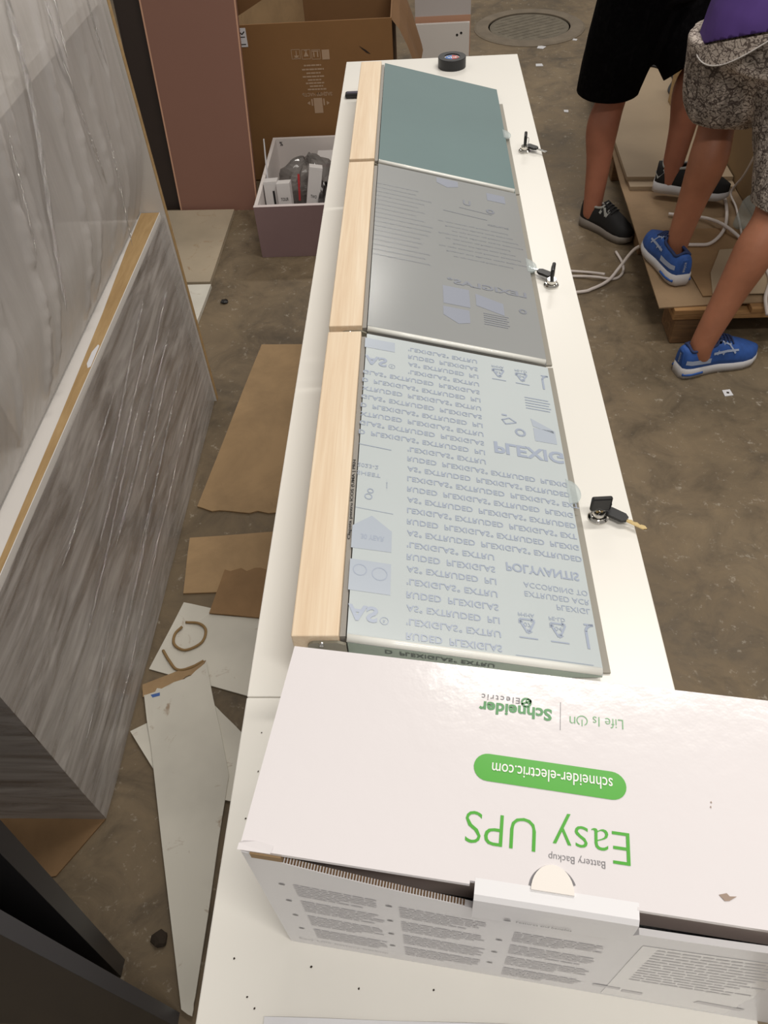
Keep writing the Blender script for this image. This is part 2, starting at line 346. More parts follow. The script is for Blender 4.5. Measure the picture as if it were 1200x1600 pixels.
# ------------------------------------------------------------------ flap units
FP0 = Vector((-.079, 0, .960)); FE = Vector((.256, 0, -.067)).normalized(); FN = Vector((.067, 0, .256)).normalized(); FU = .2646
def fw(u, y, h=0): p = FP0+FE*u+FN*h; return (p.x, y, p.z)
def flap_unit(y0, y1, tab_y, label, mf, mbend):
    t = thing('flap_unit', label, 'display', (.03, (y0+y1)/2, TZ), 'sloping flap units along the bench')
    B().box((-.133, y0, TZ+.002), (-.0865, y1, TZ+.085), .0015).done('wood_block', M['ash'], t)
    B().box((-.0862, y0+.004, TZ+.001), (-.0805, y1-.004, TZ+.078), 0).done('hinge_strip', M['hinge'], t)
    B().box((-.080, y0+.006, TZ+.0005), (.1868, min(y1+.012, 1.872), TZ+.003), 0).done('recess_shade_plate', M['recess_shade'], t)  # plate added for the recess strip; the recess shade is in its grey
    # bent cover: flat sheet, rounded fold at the near end, upright end face
    R = .007; prof = [(y1, 0), (y1-.2, 0), (y0+R, 0)]
    for k in range(1, 7): a = k/6*PI/2; prof.append((y0+R-R*math.sin(a), -(R-R*math.cos(a))))
    rows = []
    for y, dz in prof:
        r = []
        for u in (0, FU/2, FU):
            p = Vector(fw(u, y)); r.append((p.x, p.y, p.z+dz))
        rows.append(r)
    last = []
    for u in (0, FU/2, FU): p = Vector(fw(u, y0)); last.append((p.x, y0, TZ+.004))
    def grid(rows, th):
        b = B(); n = 3; vs = []
        for r in rows: vs += r
        k = len(vs)
        for i, r in enumerate(rows):      # inner skin
            for q in r: vs.append((q[0]-FN.x*th, q[1]+(th if i > 4 else 0), q[2]-(FN.z*th if i < 9 else 0)))
        f = []; m = len(rows)
        for i in range(m-1):
            for j in range(n-1):
                f.append([i*n+j, i*n+j+1, (i+1)*n+j+1, (i+1)*n+j]); f.append([k+i*n+j, k+(i+1)*n+j, k+(i+1)*n+j+1, k+i*n+j+1])
            f.append([i*n, (i+1)*n, k+(i+1)*n, k+i*n]); f.append([i*n+2, k+i*n+2, k+(i+1)*n+2, (i+1)*n+2])
        for j in range(n-1): f.append([j, k+j, k+j+1, j+1]); f.append([(m-1)*n+j, (m-1)*n+j+1, k+(m-1)*n+j+1, k+(m-1)*n+j])
        return b.poly(vs, f)
    cov = grid(rows[:5]+rows[5:], .0025).done('flap_cover', mf, t, smooth=False)
    e0, e1 = rows[-1], last; q = [(x, y-.0003, z) for x, y, z in (e0[0], e0[2], e1[2], e1[0])]+[(x, y+.0012, z) for x, y, z in (e0[0], e0[2], e1[2], e1[0])]
    B().poly(q, [(0, 1, 2, 3), (7, 6, 5, 4), (0, 4, 5, 1), (1, 5, 6, 2), (2, 6, 7, 3), (3, 7, 4, 0)]).done('end_face', mbend, t)
    for p in cov.data.polygons: p.use_smooth = 3 <= 0
    # finger tab
    P = [(FU-.004, -.021)]+[(FU+.0145*math.cos(a)-.001, .019*math.sin(a)) for a in [(-PI/2)+PI*i/14 for i in range(15)]]+[(FU-.004, .021)]
    B().prism([(u, tab_y+v) for u, v in P], -.0022, .0006, lambda a, b, z: fw(a, b, z)).done('finger_tab', M['tab'], cov)
    # end bracket and screw on the near end of the block
    br = [(-.118, .884), (-.080, .884), (-.080, .953), (-.088, .957), (-.104, .957)]+[(-.110-.008*math.sin(a), .949+.008*math.cos(a)) for a in (.3, .8, 1.3)]
    b = B(); n = len(br)
    b.poly([(x, y0-.0032, z) for x, z in br]+[(x, y0-.0002, z) for x, z in br], [list(range(n)), [n+i for i in range(n)][::-1]]+[[i, n+i, n+(i+1) % n, (i+1) % n] for i in range(n)])
    b.done('end_bracket', M['bracket'], t)
    B().lathe([(.0005, -.0055), (.0035, -.005), (.0048, -.003), (.005, 0)], (-.107, y0-.003, TZ+.062), 'Y', 16).done('screw', M['steel'], t)
    B().lathe([(.0005, -.0035), (.002, -.003), (.0026, -.001), (.0026, 0)], (-.1035, y0-.003, TZ+.076), 'Y', 12).done('screw', M['steel'], t)
    return t, cov
t1, c1 = flap_unit(.404, .899, .655, 'nearest flap unit, pale sheet with bluish printed lettering and wooden block', M['film_near'], M['bend_near'])
t2, c2 = flap_unit(.912, 1.424, 1.172, 'middle flap unit, grey sheet with faint mirrored print and wooden block', M['film_mid'], M['hinge'])
t3, c3 = flap_unit(1.436, 1.930, 1.688, 'farthest flap unit, plain teal sheet without print and wooden block', M['film_far'], M['film_far'])
for tt, cc in ((t1, c1), (t2, c2), (t3, c3)):     # rounded fold along each near end, its highlight put into the white colour
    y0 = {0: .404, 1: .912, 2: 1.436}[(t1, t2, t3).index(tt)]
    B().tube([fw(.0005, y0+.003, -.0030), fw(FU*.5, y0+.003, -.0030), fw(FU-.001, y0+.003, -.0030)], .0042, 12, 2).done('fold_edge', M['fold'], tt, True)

# print on the near sheet: mirrored in depth (letters stand on their heads, left to right)
H = .0005
d = Decal(lambda a, b: fw(a, b, H)); ch = .0082
def row(txt, u0, u1, y, h=ch, bold=.012, sp=1.0): d.text(txt, u0, u1, y+h, y, bold, (-.003, FU+.012), sp)
ys = .885; st = .0166; k = 0
A_, B_, C_ = "\u2019LEXIGLAS\u00b0 EXTRU", "RUDED  PLEXIGLAS", "AS\u00b0 EXTRUDED  PLI"
for i in range(29):
    y = ys-i*st-ch
    if y < .408: break
    ty = i % 3
    if 4 <= i < 12:
        row(("XTRUDED  PLEXIGLAS\u00b0 EXTRU", "GLAS\u00b0 EXTRUDED  PLEXIGLAS", "D  PLEXIGLAS\u00b0 EXTRUDED  PLI")[ty], -.002, .158, y)
    elif 13 <= i < 21:
        wr = {0: ("LEXIGLAS\u00b0 EXTRUDED  PLEXIGLAS\u00b0 EXT", .059, .272 if 15 <= i <= 16 else .262), 1: ("RUDED  PLEXIGLAS\u00b0 EXTRUDED  PLEXIG", .059, .262), 2: ("AS\u00b0 EXTRUDED  PLEXIGLAS\u00b0 EXTRUDED", .059, .263)}[ty]
        row(wr[0], wr[1], wr[2], y)
    else:
        row((A_, B_, C_)[ty], .059, .158, y)
d.done('printed_lettering', M['ink'], c1, kind='stuff')
d = Decal(lambda a, b: fw(a, b, H))
for yy in (.832, .426): row("AS", -.001, .030, yy, .019, .03); d.ring(.0365, yy+.004, .0042, .0007); row("R", .0352, .0378, yy+.0022, .0036, 0)
row("PLEXIG", .171, .2635, .702, .021, .03)
row("POLYVANTIS", .171, .256, .517, .012, .02); row("ACCORDING TO", .189, .2625, .498, .007, 0); row("EXTRUDED ACR", .189, .263, .486, .007, 0); row("PLEXIGL", .224, .262, .474, .007, 0)
row("SHEET", -.001, .027, .626, .006, 0); row("2023-2", -.001, .024, .639, .006, 0)
row("30 YEAR", .008, .034, .531, .007, .02)
for cy in (.448, .865):
    for cu, top, num in ((.188, 'PMMA', '07'), (.222, 'PE-LD', '04')):
        T = [(cu-.009, cy+.008), (cu+.009, cy+.008), (cu, cy-.010)]
        for a in range(3):
            p, q = T[a], T[(a+1) % 3]; e = lambda f: (p[0]+(q[0]-p[0])*f, p[1]+(q[1]-p[1])*f)
            d.line([e(.08), e(.86)], .0022)
            dx, dy = (q[0]-p[0]), (q[1]-p[1]); L = math.hypot(dx, dy); px, py = -dy/L*.003, dx/L*.003
            d.shape([e(1.0), (e(.74)[0]+px, e(.74)[1]+py), (e(.74)[0]-px, e(.74)[1]-py)])
        row(num, cu-.004, cu+.004, cy-.001, .005, 0); row(top, cu-.009, cu+.009, cy+.0115, .0045, 0)
        d.rect(cu-.010, cu+.010, cy-.0155, cy-.0140)
    d.ring(.262, cy+.003, .009, .003, PI*.5, PI*1.0, 10); d.line([(.253, cy+.004), (.253, cy-.018)], .003); d.line([(.2515, cy+.012), (.262, cy+.012)], .002)
for k in range(5): d.rect(.222, .256+.002*(k % 2), .823-.0055*k, .8215-.0055*k)
d.line([(-.001, .677), (.039, .675)], .0010); d.line([(.0, .575), (.043, .573)], .0006); d.line([(.172, .411), (.255, .411)], .0006)
d.ring(.014, .594, .004, .0012); d.ring(.016, .603, .0032, .0012)
d.ring(.009, .489, .007, .0010); d.ring(.030, .487, .008, .0010); d.ring(.209, .748, .006, .003)
d.line([(.185, .767), (.196, .773), (.205, .766), (.190, .760), (.186, .768)], .002); d.rect(.186, .193, .779, .776)
row("polystirol plast", .034, .0355, .606, .02, 0)
d.done('printed_headings', M['ink'], c1, kind='stuff')
d = Decal(lambda a, b: fw(a, b, .0003))
d.shape([(-.002, .548), (.019, .566), (.042, .547), (.042, .518), (-.002, .517)])
d.rect(-.002, .042, .502, .462); d.shape([(.226, .780), (.256, .763), (.256, .757), (.228, .765)]); d.rect(.228, .258, .762, .737)
d.rect(-.002, .04, .889, .868)
d.done('printed_pictures', M['ink_soft'], c1, kind='stuff')
fz = lambda x: .960-(x+.079)*.2617
d = Decal(lambda a, b: (a, .4032, fz(a)+b))      # lettering on the end face
d.text("D  PLEXIGLAS\u00b0 EXTRU", -.043, .066, -.0105, -.0175, .012)
d.done('end_lettering', mat('dark_green_grey_ink', (74, 84, 82), .4), t1)
d = Decal(lambda a, b: (-.0803+.0003+(TZ+.07-TZ)*0, a, b))
# caption on the hinge strip, read from the side
dd = Decal(lambda a, b: (b, a, TZ+.0785)); dd.text("Clapeta pentru ICOS (UMA | PRN", .53, .652, -.0815, -.0858, .02); dd.done('strip_caption', M['black_ink'], t1, kind='stuff')

# print on the middle sheet: mirrored left to right
d = Decal(lambda a, b: fw(a, b, H))
def mrow(txt, u0, u1, y, h, bold=.01): d.text(txt, u1, u0, y, y+h, bold, (-.003, FU-.001))
mrow("LEXIGLAS\u00b0", .1205, .2505, 1.070, .015, .03)
mrow("U", .158, .172, 1.335, .018, .02)
for i in range(17):
    y = 1.345-i*.0148; wdt = random.uniform(.05, .08)
    mrow("polished extruded acrylic sheet with care", .0, .02+wdt, y, .0048, 0)
for i in range(9):
    y = 1.258-i*.0135; mrow(("protective masking film remove after use", "extruded sheet storage and handling")[i % 2], .110+.012*(i % 3), .235+.008*(i % 4), y, .0046, 0)
for i in range(6): d.rect(.175, .215-.003*(i % 2), 1.006-.0055*i, 1.0045-.0055*i)
mrow("EXTRUDED", .20, .238, 1.278, .005, 0)
d.line([(.12, 1.30), (.20, 1.296)], .0012); d.line([(.15, 1.322), (.21, 1.318)], .0012)
d.ring(.208, 1.33, .006, .004); d.ring(.24, 1.03, .005, .003)
d.done('faint_lettering', M['ink_mid'], c2, kind='stuff')
d = Decal(lambda a, b: fw(a, b, .0003))
d.rect(.113, .155, 1.060, 1.012); d.shape([(.165, 1.054), (.209, 1.040), (.209, 1.008), (.165, 1.022)]); d.shape([(.112, 1.004), (.153, 1.004), (.153, .972), (.135, .965), (.112, .982)])
d.shape([(.110, 1.419), (.151, 1.419), (.151, 1.398), (.130, 1.388), (.110, 1.400)]); d.rect(.205, .240, 1.40, 1.372)
d.done('faint_pictures', M['ink_pale'], c2, kind='stuff')

# ------------------------------------------------------------------ locks with keys, tape, memory stick
def lock(x, y, label, head_rot, key2, ang, brass=True, flat_head=False):
    z = TZ; t = thing('cam_lock', label, 'lock', (x, y, z), 'key locks along the bench')
    B().lathe([(.0112, 0), (.0124, .0008), (.0124, .0020), (.0100, .0048), (.0088, .0050), (.0084, .0036), (.0004, .0036)], (x, y, z), seg=32).done('rosette', M['chrome'], t)
    B().lathe([(.0078, .003), (.0078, .0105), (.0070, .0115), (.0004, .0115)], (x, y, z), seg=28).done('lock_barrel', M['chrome'], t)
    k = B().box((x-.0125, y-.003, z+.014), (x+.0125, y+.003, z+.036), .0025, head_rot, (x, y, z)).done('key', M['black_plastic'], t)
    B().box((x-.004, y-.001, z+.010), (x+.004, y+.001, z+.0145), 0, head_rot, (x, y, z)).done('key_blade', M['brass'], k)
    ux, uy = math.cos(ang), math.sin(ang); vx, vy = -uy, ux; kx, ky = key2
    hd = [(0, -.005), (.004, -.0068), (.022, -.0066), (.027, -.003), (.027, .003), (.022, .0066), (.004, .0068), (0, .005)]
    B().prism([(kx+ux*a+vx*b, ky+uy*a+vy*b) for a, b in hd], z+.0065, z+.0105).done('spare_key', M['black_plastic'], t)
    bl = [(.026, -.0028), (.049, -.0028), (.052, 0), (.049, .0024)]+[(.049-.0035*i, .0024 if i % 2 else .0008) for i in range(1, 7)]+[(.026, .0028)]
    B().prism([(kx+ux*a+vx*b, ky+uy*a+vy*b) for a, b in bl], z+.0072, z+.0090).done('spare_key_blade', M['brass' if brass else 'steel'], t)
    cx, cy = (x+kx+ux*.004)/2, (y+ky+uy*.004)/2
    rad = max(.008, math.hypot(x-kx-ux*.004, y-ky-uy*.004)/2+.002); dx, dy = (kx-x), (ky-y); L = math.hypot(dx, dy) or 1; dx /= L; dy /= L
    B().tube([(cx+dx*rad*math.cos(a), cy+dy*rad*math.cos(a), z+.018+rad*math.sin(a)) for a in [2*PI*i/18 for i in range(19)]], .0006, 6, 1).done('key_ring', M['steel'], t, True)
    return t
lock(.2075, .624, 'nearest chrome lock with a brass spare key hanging over the bench edge', 0.05, (.217, .628), -.62)
lock(.2105, 1.131, 'middle chrome lock with two black keys beside the grey printed sheet', 1.35, (.212, 1.146), 2.45, False)
lock(.2140, 1.632, 'farthest chrome lock with black keys beside the teal sheet', 1.45, (.219, 1.640), -.75, False)

t = thing('tape_roll', 'black roll of electrical tape with a red and blue paper centre', 'tape', (.080, 2.124, TZ))
B().lathe([(.0205, 0), (.034, .0), (.0345, .001), (.0345, .023), (.034, .024), (.0195, .024), (.0195, .0225), (.0205, .0)], (.080, 2.124, TZ), seg=40).done('vinyl_roll', M['tape_black'], t, False)
B().lathe([(.0004, .0205), (.0198, .0205), (.0198, .0195), (.0004, .0195)], (.080, 2.124, TZ), seg=32).done('paper_centre', mat('tape_label_white', (206, 204, 206), .5), t)
d = Decal(lambda a, b: (.080+a, 2.124+b, TZ+.0209))
hc = lambda s: [(s*.0165*math.sin(PI*i/12), -.0165*math.cos(PI*i/12)) for i in range(13)]
d.shape(hc(1)); d.done('red_half', M['red'], t)
d = Decal(lambda a, b: (.080+a, 2.124+b, TZ+.0209)); d.shape(hc(-1)); d.done('blue_half', mat('tape_label_blue', (66, 116, 190), .5), t)
d = Decal(lambda a, b: (.080+a, 2.124+b, TZ+.0213)); d.text("VDE", -.012, .013, -.004, .006, .03); d.done('label_text', M['white_ink'], t)

t = thing('memory_stick', 'small black memory stick lying beside the farthest wooden block', 'electronics', (-.150, 1.955, TZ))
B().box((-.178, 1.946, TZ+.001), (-.140, 1.967, TZ+.011), .0035).done('stick_body', M['black_plastic'], t)
B().box((-.174, 1.950, TZ+.0105), (-.142, 1.963, TZ+.0118), .0005).done('stick_cover', M['dark_glass'], t)

# ------------------------------------------------------------------ the white printed carton
AN = math.radians(-7.8); E1 = Vector((math.cos(AN), math.sin(AN), 0)); E2 = Vector((-math.sin(AN), math.cos(AN), 0)); BP = Vector((-.1185, .159, TZ))
def bx(s, t, z): return tuple(BP+E1*s+E2*t+Vector((0, 0, z)))
t = thing('carton', 'large white printed carton with green lettering on the near bench', 'box', BP+E1*.195+E2*.07)
LS, DS, HZ = .392, .1455, .2300
def bbox(b, s0, s1, q0, q1, z0, z1): return b.poly([bx(*p) for p in ((s0, q0, z0), (s1, q0, z0), (s1, q1, z0), (s0, q1, z0), (s0, q0, z1), (s1, q0, z1), (s1, q1, z1), (s0, q1, z1))], [(3, 2, 1, 0), (4, 5, 6, 7), (0, 1, 5, 4), (1, 2, 6, 5), (2, 3, 7, 6), (3, 0, 4, 7)])
b = B(); bbox(b, 0, LS, .001, DS, .0003, .004); bbox(b, 0, .004, .004, DS, .003, HZ-.0045); bbox(b, LS-.004, LS, .004, DS, .003, HZ-.0045); bbox(b, 0, LS, DS-.004, DS, .003, HZ-.0045); b.done('carton_body', M['carton_face'], t)
# lid: top plate with rounded fold at the left, centre notch for the tab
nt = [(0, 0), (.142, .0), (.142, .002), (.238, .002), (.238, .0), (LS, 0), (LS, DS), (0, DS)]
lid = B().prism(nt, HZ-.004, HZ, lambda x, y, z: bx(x, y, z)).done('lid', M['carton'], t)
b = B(); bbox(b, .010, LS-.01, .0075, .0100, HZ-.055, HZ-.0042); b.done('lid_tuck_flap', M['carton_in'], t)
b = B(); bbox(b, .006, .026, -.001, .012, HZ-.012, HZ-.0045); b.done('corner_tuck', M['card_floor'], t)
# corner fold over the lid
b = B(); b.poly([bx(*p) for p in ((-.001, -.001, HZ+.0004), (.020, -.0008, HZ+.0004), (.0215, .004, HZ+.0012), (.010, .0055, HZ+.0010), (.002, .0045, HZ+.0015), (-.001, .003, HZ+.0004))], [list(range(6))])
b.done('corner_fold', M['carton'], t)
# front wall with a bowed, leaning upper edge
def front_top(s):
    if s < .142: return .224-.026*min(1, s/.142)**.7
    if s < .240: return .197-.014*(s-.142)/.1
    return .197-.004*(s-.24)/.15
def lean(s): return -.0045*math.sin(PI*min(1, max(0, s/LS)))
b = B(); vs = []; n = 40
for i in range(n+1):
    s = LS*i/n; zt = front_top(s); l = lean(s)
    for q, z in ((0, .0002), (l*.5, zt*.6), (l, zt), (l+.004, zt), (l*.5+.004, zt*.6), (.004, .0002)): vs.append(bx(s, q, z))
f = []
for i in range(n):
    for k in range(6): f.append([i*6+k, i*6+(k+1) % 6, (i+1)*6+(k+1) % 6, (i+1)*6+k])
b.poly(vs, f+[[0, 1, 2, 3, 4, 5], [n*6+5-k for k in range(6)]]); fr = b.done('front_wall', M['carton_face'], t)
b = B()
for i in range(70):
    s = .008+i*.0019; z = front_top(s)
    b.poly([bx(s+dx, lean(s)+.0002+dy, z+dz) for dx, dy, dz in ((0, .0002, -.001), (.0010, .0002, -.001), (.0010, .0036, -.001), (0, .0036, -.001), (0, .0002, .0009), (.0010, .0002, .0009), (.0010, .0036, .0009), (0, .0036, .0009))], [(4, 5, 6, 7), (0, 1, 5, 4), (1, 2, 6, 5), (2, 3, 7, 6), (3, 0, 4, 7)])
b.done('corrugation', M['corr'], fr, kind='stuff')
# closing tab folded over the front wall with the half-round thumb hold
b = B(); P = [(.004, HZ+.0002), (-.0050, HZ-.0006), (-.0078, HZ-.003), (-.0082, HZ-.012), (-.0078, .1915)]
vs = []
for q, z in P: vs += [bx(.1450, q, z), bx(.2390, q, z)]
for q, z in P: vs += [bx(.1450, q+.003, z-.0015), bx(.2375, q+.003, z-.0015)]
m = len(P); f = []
for i in range(m-1): f += [[2*i, 2*i+1, 2*i+3, 2*i+2], [2*m+2*i+2, 2*m+2*i+3, 2*m+2*i+1, 2*m+2*i], [2*i, 2*i+2, 2*m+2*i+2, 2*m+2*i], [2*i+1, 2*m+2*i+1, 2*m+2*i+3, 2*i+3]]
f += [[2*m-2, 2*m-1, 4*m-1, 4*m-2]]
b.poly(vs, f).done('closing_tab', M['carton_face'], t)
th = [(.1900+.0125*math.cos(a), .002+.0155*math.sin(a)) for a in [PI*i/18 for i in range(19)]]
B().prism(th, HZ+.0002, HZ+.0014, lambda x, y, z: bx(x, y, z)).done('thumb_hold', M['thumb'], t)
d = Decal(lambda a, b: bx(a, b, HZ+.0003)); d.ring(.1902, .003, .0134, .0014, .12*PI, .97*PI, 18); d.done('thumb_cut_shade', M['bullet'], lid)  # dark arc paints the shade along the edge of the thumb cut
# print on the lid; reads from the far side
def lt(d, txt, s0, s1, t0, t1, bold=0, space=1.0): d.text(txt, s1, s0, t1, t0, bold, None, space)
d = Decal(lambda a, b: bx(a, b, HZ+.0004)); lt(d, "Easy UPS", .1362, .2352, .0235, .0495, -.012); R = .0092
d.shape([(.1475+R*math.cos(a), .0726+R*math.sin(a)) for a in [PI/2+PI*i/12 for i in range(13)]]+[(.2255+R*math.cos(a), .0715+R*math.sin(a)) for a in [-PI/2+PI*i/12 for i in range(13)]]); d.done('green_print', M['green'], lid)
d = Decal(lambda a, b: bx(a, b, HZ+.0008)); lt(d, "schneider-electric.com", .1500, .2262, .0682, .0762, .004); d.done('pill_lettering', M['white_ink'], lid)
d = Decal(lambda a, b: bx(a, b, HZ+.0004)); lt(d, "Schneider", .1382, .1874, .1105, .1195, .03); d.ring(.1700, .1222, .0030, .0014); d.line([(.1668, .1205), (.1735, .1240)], .0013); d.ring(.1716, .1232, .0017, .0008); d.done('maker_name', M['dark_green'], lid)
d = Decal(lambda a, b: bx(a, b, HZ+.0004)); lt(d, "Electric", .1394, .1656, .1206, .1250, .0, 1.25); lt(d, "Battery Backup", .1873, .2205, .0200, .0255, -.008); d.rect(.1930, .1933, .1050, .1255); d.done('grey_print', M['bullet'], lid, kind='stuff')
d = Decal(lambda a, b: bx(a, b, HZ+.0004)); lt(d, "Life Is", .2145, .2344, .1110, .1180, -.012); lt(d, "n", .1993, .2030, .1110, .1160, -.012); d.ring(.2075, .1138, .0034, .0006, -PI/2+.5, PI*1.5-.5); d.line([(.2075, .1145), (.2075, .1098)], .0006); d.done('slogan', M['pale_green'], lid)
d = Decal(lambda a, b: bx(a, b, HZ+.0005)); d.shape([(.284, .0150), (.287, .0120), (.2895, .0125), (.294, .0155), (.290, .0150), (.2885, .0165)]); d.shape([(.2850, .069), (.2862, .0685), (.2858, .0700)]); d.shape([(.2845, .066), (.2855, .0655), (.2853, .067)]); d.done('stain', M['stain'], lid, kind='stuff')
# print on the front wall
def fs(a, b): l = lean(a); zt = front_top(a); k = b/zt; q = l*.5*k/.6 if k < .6 else l*(.5+.5*(k-.6)/.4); return bx(a, q-.0004, b)
d = Decal(fs); cols = [(.0260, .0860, .172), (.0975, .1590, .166), (.1740, .2340, .155)]
for ci, (a0, a1, z0) in enumerate(cols):
    for k in range(4):
        zt = z0-k*.0385
        for r in range(7):
            full = a1-random.uniform(0, .006) if r < 5 else a0+(a1-a0)*random.uniform(.5, .95)
            x = a0
            while x < full-.004:
                wd = random.uniform(.004, .011); d.rect(x, min(full, x+wd), zt-r*.0041-.0028, zt-r*.0041); x += wd+.0009
for r in range(13):
    x = .262; full = .345-random.uniform(0, .03)
    while x < full: wd = random.uniform(.005, .014); d.rect(x, x+wd, .166-r*.0078-.003, .166-r*.0078); x += wd+.0012
d.text("Easy UPS battery backup", .0093, .0832, .013, .019, 0); d.rect(.242, .262, .036, .029); d.rect(.264, .279, .032, .024); d.shape([(.318, .036), (.352, .033), (.350, .025), (.316, .028)])
d.done('small_print', M['grey_ink'], fr, kind='stuff')
d = Decal(fs)
for a, z in ((.0178, .1700), (.0170, .1310), (.0165, .0925), (.0160, .0540), (.0909, .1660), (.0899, .1265), (.0889, .0880), (.0882, .0500), (.1656, .1270), (.1644, .0880), (.1631, .0500)):
    d.shape([(a+.0024*math.cos(2*PI*i/10), z-.002+.0016*math.sin(2*PI*i/10)) for i in range(10)])
d.done('bullets', M['bullet'], fr, kind='stuff')
d = Decal(lambda a, b: bx(a, -.0086, b)); d.text("Features and benefits", .172, .205, .197, .201, 0); d.shape([(.1665+.0024*math.cos(2*PI*i/10), .199+.0016*math.sin(2*PI*i/10)) for i in range(10)]); d.done('tab_print', M['bullet'], t, kind='stuff')
# glued label sheet on the right of the front wall
vs = []; rg = [.345+.0025*noise.noise(Vector((k*.9, 2, 0))) for k in range(13)]
b = B()
for k in range(13):
    z = .006+(.172-.006)*k/12
    for q in range(7): a = .252+(rg[k]-.252)*q/6; p = Vector(fs(a, z)); vs.append(tuple(p+E2*.00018))
b.poly(vs, [[k*7+q, k*7+q+1, (k+1)*7+q+1, (k+1)*7+q] for k in range(12) for q in range(6)]).done('glued_label', mat('label_paper', (238, 237, 238), .25), fr)
t = thing('paper_sheet', 'loose bluish white sheet lying in front of the white carton', 'paper', (-.02, .03, TZ))
b = B(); vs = []; n = 12
for i in range(n+1):
    for j in range(n+1):
        x = -.134+.21*i/n; y = .1045-.15*j/n-(.002*i/n); vs.append((x, y, TZ+.0012+.0012*math.sin(i*.8)*math.cos(j*.5)+(.0015 if j == 0 else 0)))
b.poly(vs, [[i*(n+1)+j, (i+1)*(n+1)+j, (i+1)*(n+1)+j+1, i*(n+1)+j+1] for i in range(n) for j in range(n)])
b.done('sheet', M['paper'], t)

# ------------------------------------------------------------------ wrapped shelving unit on the left
t = thing('shelving_unit', 'tall white open shelving unit wrapped in clear stretch film', 'shelf', (-.9, 1.25, 0))
XF, XB, Y0, Y1, ZT = -.680, -1.12, .580, 1.905, 1.75
B().box((XB, Y1, .0), (XF+.012, Y1+.018, ZT), .001).done('far_side_panel', M['shelf'], t)
B().box((XF+.0121, Y1, .0), (XF+.0130, Y1+.018, ZT)).done('raw_edge', M['mdf'], t)
B().box((XB, Y0, 0), (XF, Y0+.018, ZT), .001).done('near_side_panel', M['brown_panel'], t)
B().box((XB-.008, Y0, 0), (XB, Y1+.018, ZT)).done('back_panel', M['shelf_grey'], t)
B().box((XB, Y0+.018, .600), (XF-.053, Y1, .622)).done('shelf_board', M['shelf'], t)
B().box((XB, Y0+.018, 1.108), (XF-.010, Y1, 1.134), .001).done('shelf_board', M['shelf'], t)
B().box((XB, Y0+.018, ZT-.018), (XF-.006, Y1, ZT), .001).done('shelf_board', M['shelf'], t)
B().box((XB, 1.045, .622), (XF-.078, 1.063, 1.108), .001).done('divider', M['shelf'], t)
B().box((XF-.052, Y0+.018, .6221), (XF-.001, Y1-.002, .640), .0008).done('front_rail', M['shelf'], t)
B().prism([(XF-.050, Y1-.004), (XF-.002, Y1-.004), (XF-.002, Y0+.02), (XF-.010, Y0+.02), (XF-.020, 1.10), (XF-.030, 1.45), (XF-.044, 1.72)], .6402, .6408).done('rail_raw_edge', M['mdf'], t)
Y = Y0+.02
for wd in (.42, .45, .43):
    B().box((XF-.030, Y, .03), (XF-.014, Y+wd-.003, .618), .001).done('brown_door', M['brown_panel'], t); Y += wd
B().box((XB, Y0+.02, .0), (XF-.04, Y1-.002, .03)).done('plinth', M['brown_panel'], t)
d = Decal(lambda a, b: (b, a, .6411)); d.shape([(1.26, -.683), (1.33, -.684), (1.335, -.688), (1.31, -.6945), (1.27, -.694), (1.255, -.688)]); d.done('torn_label', M['paper'], t)
